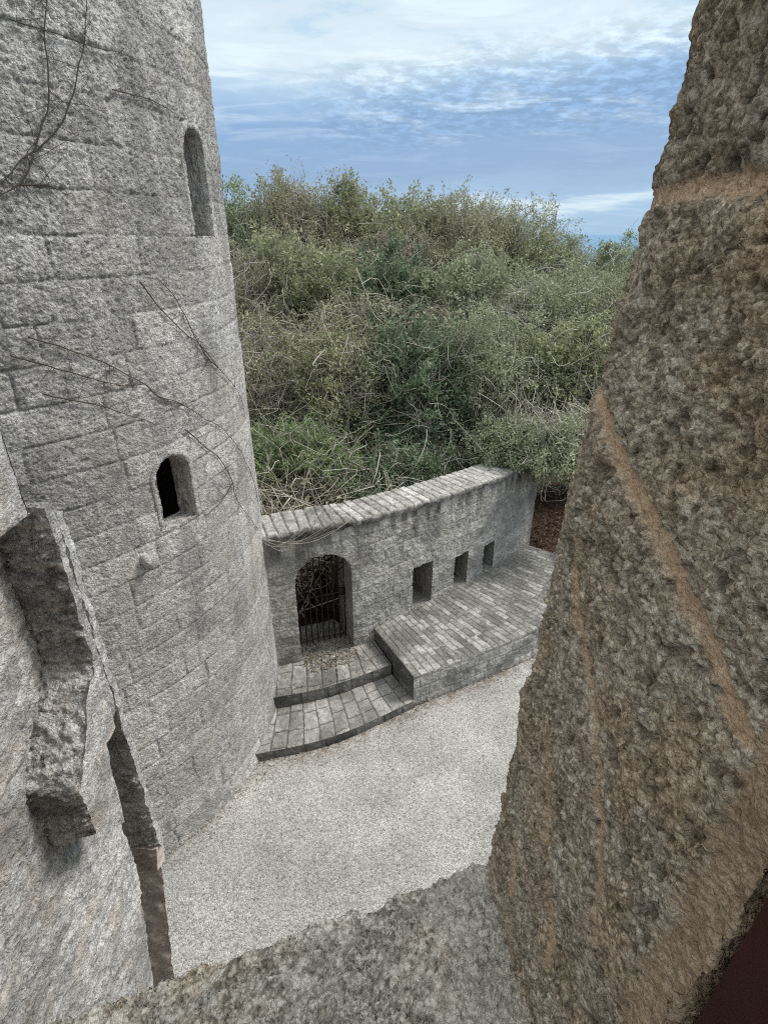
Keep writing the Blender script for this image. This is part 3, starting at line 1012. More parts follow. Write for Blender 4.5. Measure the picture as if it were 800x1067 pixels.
def build_bench():
    sA, sB = s_x(-0.17), s_x(3.04)
    s = np.linspace(sA, sB, 300)
    x, y, nx, ny = wall_at(s)
    back = np.stack([x - nx * 0.02, y - ny * 0.02], -1)
    root = empty('stone_bench', (1.6, 7.7, GZ), 'broad curved stone bench of small worn pavers along the foot of the curved wall', 'bench')
    P, j, tone, st, U, V = paved_top(Geo(), BENCH_F, back, ZB, 430, 150, 0.30, 0.125, 41)
    # worn pale bricks among dark lichened ones, in drifts
    drift = fbm(P, 0.9, 3)
    pale = ((tone + 0.40 * drift + 0.22 * fbm(P, 16, 4)) > 0.74).astype(float)
    tn = np.where(pale > 0, 0.63 + 0.30 * (tone - 0.7), 0.33 + 0.22 * tone)
    g = Geo()
    g.grid(P, flip=True, joint=j, tone=tn, stain=np.clip(0.35 * st * (1 - pale), 0, 1))
    g.build('paver_top', M['bench_top'], root)
    g = Geo()
    masonry_riser(g, BENCH_F, GZ - 0.03, ZB - 0.012, 0.36, 0.21, 43)
    g.build('front_face', M['wall'], root)
    g = Geo()
    l = np.stack([np.linspace(back[0, 0], BENCH_F[0, 0], 60), np.linspace(back[0, 1], BENCH_F[0, 1], 60)], -1)
    masonry_riser(g, l, GZ - 0.03, ZB - 0.006, 0.34, 0.16, 44)
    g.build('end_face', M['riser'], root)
    g = Geo()
    l = np.stack([np.linspace(BENCH_F[-1, 0], back[-1, 0], 60), np.linspace(BENCH_F[-1, 1], back[-1, 1], 60)], -1)
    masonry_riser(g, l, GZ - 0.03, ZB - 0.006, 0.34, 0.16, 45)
    g.build('end_face', M['riser'], root)


build_bench()


def build_steps():
    for name, line, zt, zb, lab, seed in (
            ('stone_step', STEP1, Z1, GZ - 0.03, 'lower and wider curved stone step resting on the gravel below the gate', 51),
            ('stone_step', STEP2, Z2, Z1, 'upper stone step directly in front of the iron gate, strewn with dry leaves', 52)):
        # right end runs against the bench side, back runs under the wall
        if seed == 51:
            back = smooth_path([(-2.2, 6.4, 0), (-1.65, 6.20, 0), (-0.90, 6.41, 0), (0.06, 6.90, 0)], 160)[:, :2]
        else:
            s = np.linspace(s_x(-2.1), s_x(-0.185), 160)
            x, y, nx, ny = wall_at(s)
            back = np.stack([x - nx * (WTH + 0.3) * np.interp(s, [0, DOOR['s'] + DOOR['w'] / 2 + .02, DOOR['s'] + DOOR['w'] / 2 + .1], [1, 1, 0.03]),
                             y - ny * (WTH + 0.3) * np.interp(s, [0, DOOR['s'] + DOOR['w'] / 2 + .02, DOOR['s'] + DOOR['w'] / 2 + .1], [1, 1, 0.03])], -1)
        root = empty(name, (float(line[80, 0]), float(line[80, 1]), zb), lab, 'step', 'stone steps below the gate')
        P, j, tone, st, U, V = paved_top(Geo(), line, back, zt, 240, 110, 0.36, 0.235, seed)
        g = Geo()
        g.grid(P, flip=True, joint=j, tone=tone, stain=np.clip(0.42 * st, 0, 1))
        g.build('tread', M['paving'], root)
        g = Geo()
        masonry_riser(g, line, zb, zt - 0.010, 0.42, 0.30, seed + 3)
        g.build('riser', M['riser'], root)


build_steps()


# ------------------------------------------------------------------ the wing wall at the left, with its buttress and pilaster
def rough_box(g, x0, x1, y0, y1, z0, z1, step=0.02, amp=0.010, faces='xXyYzZ', bl=None, seed=60, fsc=11.0, shear=None, ztop=None):
    """box with hacked stone faces; bl=(block w,h)"""
    def face(A, B, C, D, nrm):
        A, B, C, D = [np.array(q, float) for q in (A, B, C, D)]
        nu = max(3, int(np.linalg.norm(B - A) / step))
        nv = max(3, int(np.linalg.norm(D - A) / step))
        u = np.linspace(0, 1, nu)[:, None, None]
        v = np.linspace(0, 1, nv)[None, :, None]
        P = A * (1 - u) * (1 - v) + B * u * (1 - v) + C * u * v + D * (1 - u) * v
        e = np.minimum(np.minimum(u, 1 - u) * np.linalg.norm(B - A), np.minimum(v, 1 - v) * np.linalg.norm(D - A))[..., 0]
        j = tone = None
        uu = (u * np.linalg.norm(B - A) + 0 * v)[..., 0]
        if bl:
            j, tone, _ = blocks(uu + 0.1, P[..., 2], bl[0], bl[1], seed, jw=0.012, wob=0.010)
        else:
            j, tone = np.zeros(e.shape), np.full(e.shape, 0.5)
        disp = amp * fbm(P, fsc, 4, 0.6) + amp * 0.5 * (1 - 2 * np.abs(fbm(P * np.array([1, 1, 2.2]), fsc * 1.7, 3))) - 0.008 * j
        edge = np.clip(e / 0.03, 0, 1)
        P = P + np.array(nrm) * (disp * (0.4 + 0.6 * edge) - 0.012 * (1 - edge) ** 2)[..., None]
        st = 0.5 * sstep(0.05, 0.55, fbm(P, 2.7, 4))
        g.grid(P, joint=j, tone=tone, stain=st)
    if 'X' in faces:
        face((x1, y0, z0), (x1, y1, z0), (x1, y1, z1), (x1, y0, z1), (1, 0, 0))
    if 'x' in faces:
        face((x0, y1, z0), (x0, y0, z0), (x0, y0, z1), (x0, y1, z1), (-1, 0, 0))
    if 'y' in faces:
        face((x0, y0, z0), (x1, y0, z0), (x1, y0, z1), (x0, y0, z1), (0, -1, 0))
    if 'Y' in faces:
        face((x1, y1, z0), (x0, y1, z0), (x0, y1, z1), (x1, y1, z1), (0, 1, 0))
    if 'Z' in faces:
        face((x0, y0, z1), (x1, y0, z1), (x1, y1, z1), (x0, y1, z1), (0, 0, 1))
    if 'z' in faces:
        face((x0, y1, z0), (x1, y1, z0), (x1, y0, z0), (x0, y0, z0), (0, 0, -1))


def quad_face(g, A, B, C, D, nrm, step=0.02, amp=0.012, fsc=11.0, bl=None, seed=61, zs=2.2, dark0=0.0):  # last argument mixes the whole face darker
    A, B, C, D = [np.array(q, float) for q in (A, B, C, D)]
    nu = max(3, int(np.linalg.norm(B - A) / step))
    nv = max(3, int(np.linalg.norm(D - A) / step))
    u = np.linspace(0, 1, nu)[:, None, None]
    v = np.linspace(0, 1, nv)[None, :, None]
    P = A * (1 - u) * (1 - v) + B * u * (1 - v) + C * u * v + D * (1 - u) * v
    L = np.linalg.norm(B - A)
    if bl:
        j, tone, _ = blocks((u * L + 0 * v)[..., 0], P[..., 2], bl[0], bl[1], seed, jw=0.012, wob=0.012)
    else:
        j, tone = np.zeros(P.shape[:2]), np.full(P.shape[:2], 0.5)
    q = P * np.array([1, 1, zs])
    disp = amp * fbm(q, fsc, 4, 0.6) + amp * 0.7 * (1 - 2 * np.abs(fbm(q + 9, fsc * 1.5, 3))) - 0.008 * j
    st = dark0 + 0.5 * sstep(0.05, 0.5, fbm(q, 3.1, 4))
    e = np.minimum(np.minimum(u, 1 - u) * L, np.minimum(v, 1 - v) * np.linalg.norm(D - A))[..., 0]
    disp = disp * np.clip(e / 0.025, 0, 1)
    P = P + 0.011 * np.stack([fbm(P + 50, 9.0, 4, 0.6), fbm(P + 90, 9.0, 4, 0.6), fbm(P + 130, 9.0, 4, 0.6)], -1)
    g.grid(P + np.array(nrm, float) * disp[..., None], joint=j, tone=tone, stain=np.clip(st, 0, 1))


XW, XP = -1.83, -1.55


def build_wing():
    root = empty('wing_wall', (XW - 0.6, 1.2, GZ), 'pale rough wall at the left edge with a stepped buttress and a dark pilaster', 'wall')
    g = Geo()
    quad_face(g, (XW, -1.0, -4.2), (XW, 2.35, -4.2), (XW, 2.35, 2.2), (XW, -1.0, 2.2), (1, 0, 0), 0.015, 0.013, 11, bl=(0.62, 0.30), seed=62, zs=1.3)
    quad_face(g, (XW, -1.0, GZ - 0.05), (XW, 1.76, GZ - 0.05), (XW, 2.35, -4.2), (XW, -1.0, -4.2), (1, 0, 0), 0.015, 0.013, 11, bl=(0.62, 0.30), seed=62, zs=1.3)
    rough_box(g, XW - 1.2, XW - 0.012, -1.0, 2.34, -4.2, 2.2, step=0.06, amp=0.008, faces='xyYZ', bl=(0.62, 0.30), seed=63)
    quad_face(g, (XW, 1.76, GZ - 0.05), (XW - 1.2, 1.76, GZ - 0.05), (XW - 1.2, 2.35, -4.2), (XW, 2.35, -4.2), (0, 0.97, -0.24), 0.05, 0.006, 11)
    quad_face(g, (XW - 1.2, 1.76, GZ - 0.05), (XW - 1.2, -1.0, GZ - 0.05), (XW - 1.2, -1.0, -4.2), (XW - 1.2, 2.35, -4.2), (-1, 0, 0), 0.08, 0.006, 11)
    g.build('wall_face', M['wing'], root)
    # upper wall, set forward above the buttress
    g = Geo()
    rough_box(g, XW - 0.2, XP - 0.02, -0.6, 2.13, -1.11, 2.2, step=0.018, amp=0.009, faces='XyYzZ')
    g.build('upper_wall', M['wing'], root)
    # buttress: flat dark face, weathered slope, dark end block
    yb, yf = 2.20, 1.80
    zt, zm, zl, zb = -1.11, -2.05, -2.53, -3.02
    xa, xb = XW - 0.05, XP
    g = Geo()
    quad_face(g, (xa, yb, zm), (xb, yb, zm), (xb, yb, zt), (xa, yb, zt), (0, -1, 0), 0.012, 0.018, 13, bl=(0.5, 0.24), seed=64, zs=2.6, dark0=0.05)
    quad_face(g, (xb, yb, zm - 0.4), (xb, 2.26, zm - 0.4), (xb, 2.26, zt), (xb, yb, zt), (1, 0, 0), 0.014, 0.006, 14)
    quad_face(g, (xa, yb, zt), (xb, yb, zt), (xb, 2.26, zt), (xa, 2.26, zt), (0, 0, 1), 0.02, 0.006, 14)
    quad_face(g, (xa, 2.26, zb), (xb, 2.26, zb), (xb, 2.26, zt), (xa, 2.25, zt), (0, 1, 0), 0.05, 0.004, 14)
    g.build('buttress', M['pier'], root)
    g = Geo()
    quad_face(g, (xa, yf, zl), (xb, yf, zl), (xb, yb, zm), (xa, yb, zm), (0, -0.77, 0.64), 0.012, 0.015, 17, zs=1.5)
    quad_face(g, (xb, yf, zb + 0.14), (xb, 2.02, zb - 0.1), (xb, 2.16, zm), (xb, yf, zl), (1, 0, 0), 0.014, 0.006, 14)
    quad_face(g, (xb, yf, zl), (xb, yb, zl), (xb, yb, zm), (xb, yb - 0.01, zm), (1, 0, 0), 0.02, 0.003, 14)
    quad_face(g, (xa, yf, zb), (xb, yf, zb + 0.14), (xb, yf, zl), (xa, yf, zl), (0, -1, 0), 0.012, 0.018, 14, bl=(0.6, 0.13), seed=66, zs=3.0, dark0=0.25)
    quad_face(g, (xa, yf, zb), (xa, 2.02, zb - 0.1), (xb, 2.02, zb - 0.1), (xb, yf, zb + 0.14), (0, 0, -1), 0.04, 0.004, 14)
    g.build('corbel', M['wing'], root)
    # pilaster farther along: dark side, pale edge
    g = Geo()
    px0, px1, py = -2.06, -1.722, 2.52
    quad_face(g, (px0, py, -4.22), (px1, py, -4.22), (px1, py, -1.32), (px0, py, -1.32), (0, -1, 0), 0.014, 0.014, 13, bl=(0.5, 0.20), seed=67, zs=2.6, dark0=0.0)
    quad_face(g, (px1, py, -4.22), (px1, py + 0.06, -4.22), (px1, py + 0.06, -1.32), (px1, py, -1.32), (1, 0, 0), 0.014, 0.004, 14)
    quad_face(g, (px0, py, -1.32), (px1, py, -1.32), (px1, py + 0.06, -1.32), (px0, py + 0.06, -1.32), (0, 0, 1), 0.03, 0.004, 14)
    quad_face(g, (px0, py + 0.06, -4.22), (px1, py + 0.06, -4.22), (px1, py + 0.06, -1.32), (px0, py + 0.06, -1.32), (0, 1, 0), 0.06, 0.004, 14)
    g.build('pilaster', M['wing'], root)
    # block and reddish post under it, leaning back to the foot of the wall
    g = Geo()
    for (z1, z0, xl1, xr1, xl0, xr0, y1, y0, mt) in ((-4.20, -4.46, -2.02, -1.75, -2.02, -1.77, 2.50, 2.48, 0),):
        V = [(xl0, y0, z0), (xr0, y0, z0), (xr0, y0 + 0.14, z0), (xl0, y0 + 0.14, z0), (xl1, y1, z1), (xr1, y1, z1), (xr1, y1 + 0.14, z1), (xl1, y1 + 0.14, z1)]
        quad_face(g, V[0], V[1], V[5], V[4], (0, -1, 0), 0.014, 0.010, 14, dark0=0.5)
        quad_face(g, V[1], V[2], V[6], V[5], (1, 0, 0), 0.014, 0.006, 14)
        quad_face(g, V[4], V[5], V[6], V[7], (0, 0, 1), 0.02, 0.006, 14)
    g.build('capital_block', M['post'], root)
    g = Geo()
    V = [(-2.15, 2.08, GZ), (-1.83, 2.10, GZ), (-1.95, 2.34, GZ), (-2.15, 2.34, GZ), (-2.05, 2.52, -4.46), (-1.765, 2.52, -4.46), (-1.87, 2.60, -4.46), (-2.05, 2.60, -4.46)]
    quad_face(g, V[0], V[1], V[5], V[4], (0, -1, 0), 0.02, 0.004, 12)
    quad_face(g, V[1], V[2], V[6], V[5], (1, 0, 0), 0.02, 0.004, 12)
    quad_face(g, V[3], V[0], V[4], V[7], (-1, 0, 0), 0.03, 0.004, 12)
    g.build('post', M['post'], root)


build_wing()


# ------------------------------------------------------------------ the opening we look through
def seg_dist(x, y, pts):
    d = np.full(x.shape, 9.0)
    for (a, b) in zip(pts[:-1], pts[1:]):
        ax, ay = a
        bx, by = b
        L = (bx - ax) ** 2 + (by - ay) ** 2
        t = np.clip(((x - ax) * (bx - ax) + (y - ay) * (by - ay)) / L, 0, 1)
        d = np.minimum(d, np.hypot(x - ax - t * (bx - ax), y - ay - t * (by - ay)))
    return d


YE = 0.433
XE_Z = [(-1.4, 0.115), (-0.75, 0.131), (-0.5, 0.138), (-0.25, 0.152), (-0.10, 0.163), (0.0, 0.169), (0.06, 0.173), (0.13, 0.175), (0.9, 0.19)]
SLOPE = 0.17


def jamb_hit(px, py):
    """(depth from outer edge, z) on the jamb for a picture position, used once to lay out its mortar lines"""
    u, v = (px - 400) / 562, (533.5 - py) / 562
    t = R(27.2)
    d = np.array([u, math.cos(t) + v * math.sin(t), -math.sin(t) + v * math.cos(t)])
    s = 0.4
    for _ in range(60):
        p = d * s
        xs = np.interp(p[2], [a for a, b in XE_Z], [b for a, b in XE_Z]) + SLOPE * (YE - p[1])
        s *= 1 + 0.6 * (xs - p[0]) / max(abs(p[0]), 0.05)
    p = d * s
    return (YE - p[1], p[2])


def coquina(P, k=1.0):
    Pw = P + 0.004 * fbm(P, 60, 2)[..., None]
    f1, f2, cid = worley(Pw, 125.0 / k)
    g1, g2, gid = worley(Pw, 210.0 / k)
    peb = sstep(0.02, 0.40, f2 - f1) * (0.25 + 0.75 * cid)
    peb2 = sstep(0.02, 0.40, g2 - g1) * (0.25 + 0.75 * gid)
    pit = sstep(0.24, 0.55, fbm(P + 3, 62 / k, 3)) * 0.9
    zone = 0.30 + 0.70 * sstep(-0.30, 0.30, fbm(P + 6, 13 / k, 3))
    b1, b2, bid = worley(Pw, 38.0 / k)
    lone = sstep(0.82, 0.90, bid) * (0.5 - np.clip(b1, 0, 0.5)) * 2
    h = zone * (0.0034 * peb + 0.0022 * peb2) + 0.006 * lone + 0.0023 * fbm(P, 24 / k, 5, 0.62) + 0.0018 * (1 - 2 * np.abs(fbm(P + 21, 15 / k, 4, 0.6))) - 0.0050 * pit + 0.0012 * fbm(P, 240 / k, 2)
    return k * h, 0.35 * cid + 0.25 * gid + 0.2, pit


def build_opening():
    root = empty('lookout_wall', (0.4, 0.35, GZ), 'brown pebbly stone wall around the near opening, filling the right edge and bottom', 'wall')
    # right jamb
    g = Geo()
    st = 0.00185
    t = np.r_[np.linspace(-0.10, -0.004, 30), np.arange(0, 0.262, st), np.linspace(0.262, 0.282, 12), np.linspace(0.286, 0.52, 30)]
    z = np.arange(-1.15, 0.42, st)
    T, Z = np.meshgrid(t, z, indexing='ij')
    Xe = np.interp(Z, [a for a, b in XE_Z], [b for a, b in XE_Z])
    tc = np.clip(T, 0, 0.272)
    X = Xe + SLOPE * tc
    Y = YE - tc
    ou = np.clip(-T, 0, 9)          # outer face runs off to the right
    X = X + ou * 0.947 + np.clip(T - 0.272, 0, 9)
    Y = Y + ou * 0.32
    # knock the arrises off
    X = X + 0.014 * np.exp(-(T / 0.018) ** 2)
    P = np.stack([X, Y, Z], -1)
    N = normals(P, (-1, 0, 0))
    h, tone, pit = coquina(P)
    big = 0.005 * fbm(P, 6.5, 3)
    lines = [
        ([(640, 222), (672, 207), (705, 198), (745, 193), (830, 180)], [0.003, 0.0085], 0.85),
        ([(606, 380), (622, 412), (650, 480), (690, 562), (730, 650), (760, 720), (775, 765)], [0.0058, 0.0098], 1.0),
        ([(598, 560), (602, 640), (615, 730), (624, 800), (626, 900), (622, 985)], [0.002, 0.0065], 0.85),
        ([(570, 770), (570, 860), (573, 960), (572, 1010)], [0.002, 0.0065], 0.85),
        ([(537, 870), (534, 960), (536, 1060)], [0.002, 0.0065], 0.85),
    ]
    joint = np.zeros(T.shape)
    for pts, (a, b), amt in lines:
        hp = [jamb_hit(*p) for p in pts]
        d = seg_dist(T, Z, hp) + 0.0045 * fbm(P, 55, 4)
        joint = np.maximum(joint, amt * (1 - sstep(a, b, d)))
    band = sstep(0.238, 0.246, T + 0.008 * fbm(P, 30, 4)) * sstep(-0.12, -0.2, Z)
    joint = np.maximum(joint, 0.75 * band)
    corner = np.exp(-((T - 0.272) / 0.022) ** 2)
    h = h * (1 - 0.78 * joint) - 0.0025 * joint + big
    edge = np.exp(-np.abs(T) / 0.03)
    h = h + edge * 0.004 * fbm(P, 26, 3)
    patchy = fbm(P, 12, 3)
    h = h + corner * 0.010 * fbm(P, 19, 4, 0.6)
    stain = 0.30 * band + 0.50 * pit * (1 - joint) + 0.15 * sstep(0.15, 0.5, patchy)  # band darkened for the interior's shade; pits mixed darker too
    zj = np.interp(T, [p[0] for p in [jamb_hit(*q) for q in lines[0][0]]], [p[1] for p in [jamb_hit(*q) for q in lines[0][0]]])
    stain = stain + 0.30 * (Z > zj) * (1 - joint)      # the block above the upper joint is a darker stone
    g.grid(P + N * h[..., None], joint=joint, tone=tone, stain=np.clip(stain, 0, 1))
    g.build('right_jamb', M['jamb'], root)
    # sill
    g = Geo()
    st = 0.0021
    a0 = np.array([-0.62, 0.433 + (-0.62 - 0.131) * 0.338])
    a1 = np.array([0.175, 0.433 + (0.175 - 0.131) * 0.338])
    L = np.linalg.norm(a1 - a0)
    u = np.arange(0, L, st)
    w = np.r_[np.linspace(-0.01, 0, 6)[:-1], np.arange(0, 0.27, st)]
    U, W = np.meshgrid(u, w, indexing='ij')
    tx, ty = (a1 - a0) / L
    X = a0[0] + tx * U + ty * W
    Y = a0[1] + ty * U - tx * W
    zs = -0.75
    P = np.stack([X, Y, np.full_like(X, zs)], -1)
    h, tone, pit = coquina(P, 1.0)
    crumb = fbm(np.stack([U * 9, 0 * U, 0 * U + 5], -1), 1.0, 4)
    smooth_patch = sstep(0.055, 0.085, X + 0.018 * fbm(P, 18, 3) + 0.06 * (Y - 0.36)) * sstep(0.155, 0.130, X)
    h = (h + 0.0025 * pit) * 1.7 * (1 - 0.35 * smooth_patch)
    e = np.clip(1 - W / 0.05, 0, 1)
    zz = zs + h + 0.008 * fbm(P, 7, 3) - 0.02 * e ** 2 * (0.6 + crumb)
    sh = e * (0.014 * crumb + 0.008 * fbm(P, 40, 3))
    zz = np.where(W < 0, zz - np.abs(W) * 20, zz)
    P = np.stack([X - ty * sh, Y + tx * sh, zz], -1)
    g.grid(P, flip=True, joint=smooth_patch * 0.7, tone=tone, stain=np.clip(0.22 * pit * (1 - smooth_patch) + 0.10 * sstep(0.1, 0.45, fbm(P, 10, 3)), 0, 1))
    g.build('sill', M['sill'], root)
    # wall below the sill, left of the opening, right of the opening and above it
    g = Geo()
    ext = lambda x: 0.433 + (x - 0.131) * 0.338
    def slab(xa, xb, z0, z1, yin, yoff=0.0):
        V = [(xa, ext(xa) - yoff, z0), (xb, ext(xb) - yoff, z0), (xb, ext(xb) - yin, z0), (xa, ext(xa) - yin, z0),
             (xa, ext(xa) - yoff, z1), (xb, ext(xb) - yoff, z1), (xb, ext(xb) - yin, z1), (xa, ext(xa) - yin, z1)]
        g.poly(V, [(0, 1, 5, 4), (1, 2, 6, 5), (2, 3, 7, 6), (3, 0, 4, 7), (4, 5, 6, 7), (3, 2, 1, 0)])
    slab(-1.82, 3.0, GZ, -1.16, 0.27, 0.012)
    slab(-0.62, 0.14, -1.158, -0.80, 0.27, 0.03)
    slab(-1.82, -0.63, -1.158, 1.6, 0.27, 0.012)
    slab(0.62, 3.0, -1.158, 1.6, 0.27, 0.012)
    g.build('wall_face', M['jamb'], root, smooth=False)
    # unseen floor and walls behind the camera, added to dim the jamb's inner side
    g = Geo()
    for (xa, xb, ya, yb, za, zb) in ((-1.25, 1.9, -2.6, -2.4, -2.0, -0.3), (-1.45, -1.25, -2.6, -0.40, -2.0, -0.3), (1.9, 2.1, -2.6, 0.7, -2.0, 0.9), (-1.45, 2.1, -2.6, 0.7, -2.2, -2.0)):
        V = [(x, y, z) for z in (za, zb) for (x, y) in ((xa, ya), (xb, ya), (xb, yb), (xa, yb))]
        g.poly(V, [(0, 1, 5, 4), (1, 2, 6, 5), (2, 3, 7, 6), (3, 0, 4, 7), (4, 5, 6, 7), (3, 2, 1, 0)])
    g.build('parapet', M['pier'], root, smooth=False)


build_opening()


def build_shade_board():  # added board, near-black in place of the unlit inner wall
    root = empty('unlit_corner_board', (0.42, 0.14, -0.7), 'near-black maroon board added for the unlit interior at the lower right corner', 'shade_board')
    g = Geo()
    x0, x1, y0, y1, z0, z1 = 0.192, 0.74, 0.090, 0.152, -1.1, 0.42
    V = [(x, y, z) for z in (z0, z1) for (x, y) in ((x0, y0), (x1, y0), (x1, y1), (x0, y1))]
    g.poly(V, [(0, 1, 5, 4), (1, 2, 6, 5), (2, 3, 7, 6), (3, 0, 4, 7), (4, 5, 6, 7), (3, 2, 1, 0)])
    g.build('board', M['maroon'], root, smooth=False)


build_shade_board()


# ------------------------------------------------------------------ creepers on the tower and dry stems on the wall
def tower_path(pts):
    out = []
    t = R(27.2)
    for px, py in pts:
        u, v = (px - 400) / 562, (533.5 - py) / 562
        d = np.array([u, math.cos(t) + v * math.sin(t), -math.sin(t) + v * math.cos(t)])
        a = d[0] ** 2 + d[1] ** 2
        b = -2 * (d[0] * TCX + d[1] * TCY)
        c = TCX ** 2 + TCY ** 2 - TR ** 2
        D = b * b - 4 * a * c
        s = (-b - math.sqrt(max(D, 0))) / 2 / a
        p = d * s
        out.append((math.atan2(p[1] - TCY, p[0] - TCX), p[2]))
    return np.array(out)


def creeper(label, stems, r0, mat, seed):
    rs = np.random.RandomState(seed)
    g = Geo()
    base = None
    for pts in stems:
        tp = tower_path(pts)
        n = 14 * len(tp)
        q = smooth_path(np.c_[tp, np.zeros(len(tp))], n)
        nz = np.stack([q[:, 0] * 3, q[:, 1], np.full(n, seed)], -1)
        aa = q[:, 0] + 0.008 * fbm(nz, 2.5, 3)
        zz = q[:, 1] + 0.020 * fbm(nz + 40, 2.5, 3)
        C = tower_pt(aa, zz, 0.026 + 0.006 * rs.rand())
        rad = r0 * np.linspace(1.0, 0.45, n) * (0.8 + 0.4 * rs.rand())
        tubes(g, C[None], rad[None], 5)
        if base is None:
            base = C[0]
        # side shoots
        for _ in range(int(n / 5)):
            i = rs.randint(2, n - 2)
            k = 8
            da, dz = rs.normal() * 0.055, rs.normal() * 0.16 - 0.03
            tt = np.linspace(0, 1, k)
            A2 = aa[i] + da * tt + 0.004 * rs.normal(size=k).cumsum() * tt
            Z2_ = zz[i] + dz * tt + 0.010 * rs.normal(size=k).cumsum() * tt
            tubes(g, tower_pt(A2, Z2_, 0.024)[None], np.linspace(r0 * 0.4, r0 * 0.2, k)[None], 3)
    o = g.build('creeper_vine', mat)
    tag(o, label, 'vine', 'bare creepers clinging to the round tower')


def z1(p):
    return [(x * 0.35, y * 0.35) for x, y in p]


def z2(p):
    return [(x * 0.375, 300 + y * 0.375) for x, y in p]


creeper('dark forked creeper on the upper left of the tower, left of the upper window',
        [z1([(100, 455), (118, 390), (140, 310), (142, 215), (130, 120), (135, 30), (133, -30)]),
         z1([(100, 455), (150, 410), (190, 340), (220, 250), (235, 170), (245, 90), (248, -30)]),
         z1([(100, 455), (60, 480), (10, 545), (-40, 590)]), z1([(100, 470), (60, 550), (0, 585), (-40, 600)]),
         z1([(60, 555), (140, 560), (200, 585)])], 0.0058, M['stem_dark'], 3)
creeper('faint thin creeper high on the tower beside its upper window',
        [z1([(20, 60), (140, 100), (250, 130), (330, 150), (400, 185)]), z1([(330, 265), (400, 290), (470, 315), (520, 340)])], 0.0045, M['stem_dark'], 4)
creeper('long branching creeper slanting across the tower towards the wall top, above the lower window',
        [z2([(30, 180), (140, 215), (240, 250), (330, 270), (395, 262)]), z2([(80, 130), (200, 170), (300, 215), (400, 265), (440, 300), (560, 355), (620, 400), (660, 450), (700, 540), (712, 600)]),
         z2([(400, 265), (450, 310), (520, 335), (560, 355)])], 0.0054, M['stem_dark'], 5)
creeper('slim creeper running down the right edge of the tower, above the lower window',
        [z2([(385, -20), (450, 70), (540, 150), (600, 220), (650, 280), (672, 330)]), z2([(600, 220), (560, 180), (500, 60), (430, -30)])], 0.006, M['stem_dark'], 6)
creeper('short creeper curling round the right side of the lower tower window',
        [z2([(510, 395), (560, 430), (610, 480), (640, 540), (650, 580), (690, 640), (712, 670)]), z2([(640, 540), (610, 590), (560, 640)])], 0.0055, M['stem_dark'], 7)
creeper('lowest and faintest creeper, slanting left of the lower tower window',
        [z2([(110, 295), (250, 320), (330, 345), (430, 378)])], 0.005, M['stem_dark'], 8)


def dry_stems():
    rs = np.random.RandomState(12)
    g = Geo()
    for i in range(9):
        sA = s_x(-1.78) + 0.06 * rs.rand()
        L = 0.5 + 0.9 * rs.rand()
        n = 18
        t = np.linspace(0, 1, n)
        s = sA + L * t
        x, y, nx, ny = wall_at(s)
        out = 0.07 + 0.03 * np.sin(t * 3 + rs.rand() * 6)
        z = wall_top(s) - 0.01 - (0.16 + 0.12 * rs.rand()) * np.sin(np.pi * t ** (0.7 + 0.6 * rs.rand())) + 0.10 * rs.rand() * t
        C = np.stack([x + nx * out, y + ny * out, z], -1)
        tubes(g, C[None], np.full((1, n), 0.0045), 4)
    for i in range(6):
        n = 12
        t = np.linspace(0, 1, n)
        s = s_x(-0.95 + 0.3 * rs.rand())
        x, y, nx, ny = [float(v) for v in wall_at(s)]
        w = 0.45 * t - 0.05
        C = np.stack([x - nx * w + 0.08 * rs.normal() * t, y - ny * w, wall_top(s) + 0.02 + 0.06 * np.sin(np.pi * t) + 0.10 * t * rs.rand()], -1)
        tubes(g, C[None], np.full((1, n), 0.004), 4)
    o = g.build('dry_vine', M['stem_pale'])
    tag(o, 'pale dry vine stems draped over the wall top above the gate', 'vine')


dry_stems()


# ------------------------------------------------------------------ trees and brush beyond the wall
_bx, _by, _bnx, _bny = wall_at(np.linspace(0, WLEN, 300))
_bkx, _bky = _bx - _bnx * (WTH + 0.07), _by - _bny * (WTH + 0.07)
_btop = wall_top(np.linspace(0, WLEN, 300))


def clear(C):
    """push points that would pass through the wall or the tower back out of them"""
    C = np.array(C)
    x, y, z = C[..., 0], C[..., 1], C[..., 2]
    yb = np.interp(x, _bkx, _bky)
    zt = np.interp(x, _bkx, _btop) + 0.03
    low = (z < zt) & (x < _bkx[-1]) & (y < yb)
    C[..., 1] = np.where(low, yb + 0.02 + 0.9 * (yb - y), y)
    d = np.hypot(C[..., 0] - TCX, C[..., 1] - TCY)
    f = np.where(d < TR + 0.08, (TR + 0.10) / np.maximum(d, 0.1), 1.0)
    C[..., 0] = TCX + (C[..., 0] - TCX) * f
    C[..., 1] = TCY + (C[..., 1] - TCY) * f
    return C


def leaf_quads(g, C, D, L, W, rs):
    """C centres, D direction along the leaf; rhombic folded leaves"""
    n = len(C)
    up = rs.normal(size=(n, 3)) * 0.7 + np.array([0, -0.25, 0.9])
    S = np.cross(D, up)
    S /= np.linalg.norm(S, axis=1)[:, None] + 1e-9
    a = C - D * (L / 2)[:, None]
    b = C + S * (W / 2)[:, None] + D * (L * 0.08)[:, None]
    c = C + D * (L / 2)[:, None]
    d = C - S * (W / 2)[:, None] + D * (L * 0.08)[:, None]
    V = np.stack([a, b, c, d], 1).reshape(-1, 3)
    bi = g.verts(V)
    g.q.append(np.arange(4 * n).reshape(n, 4) + bi)


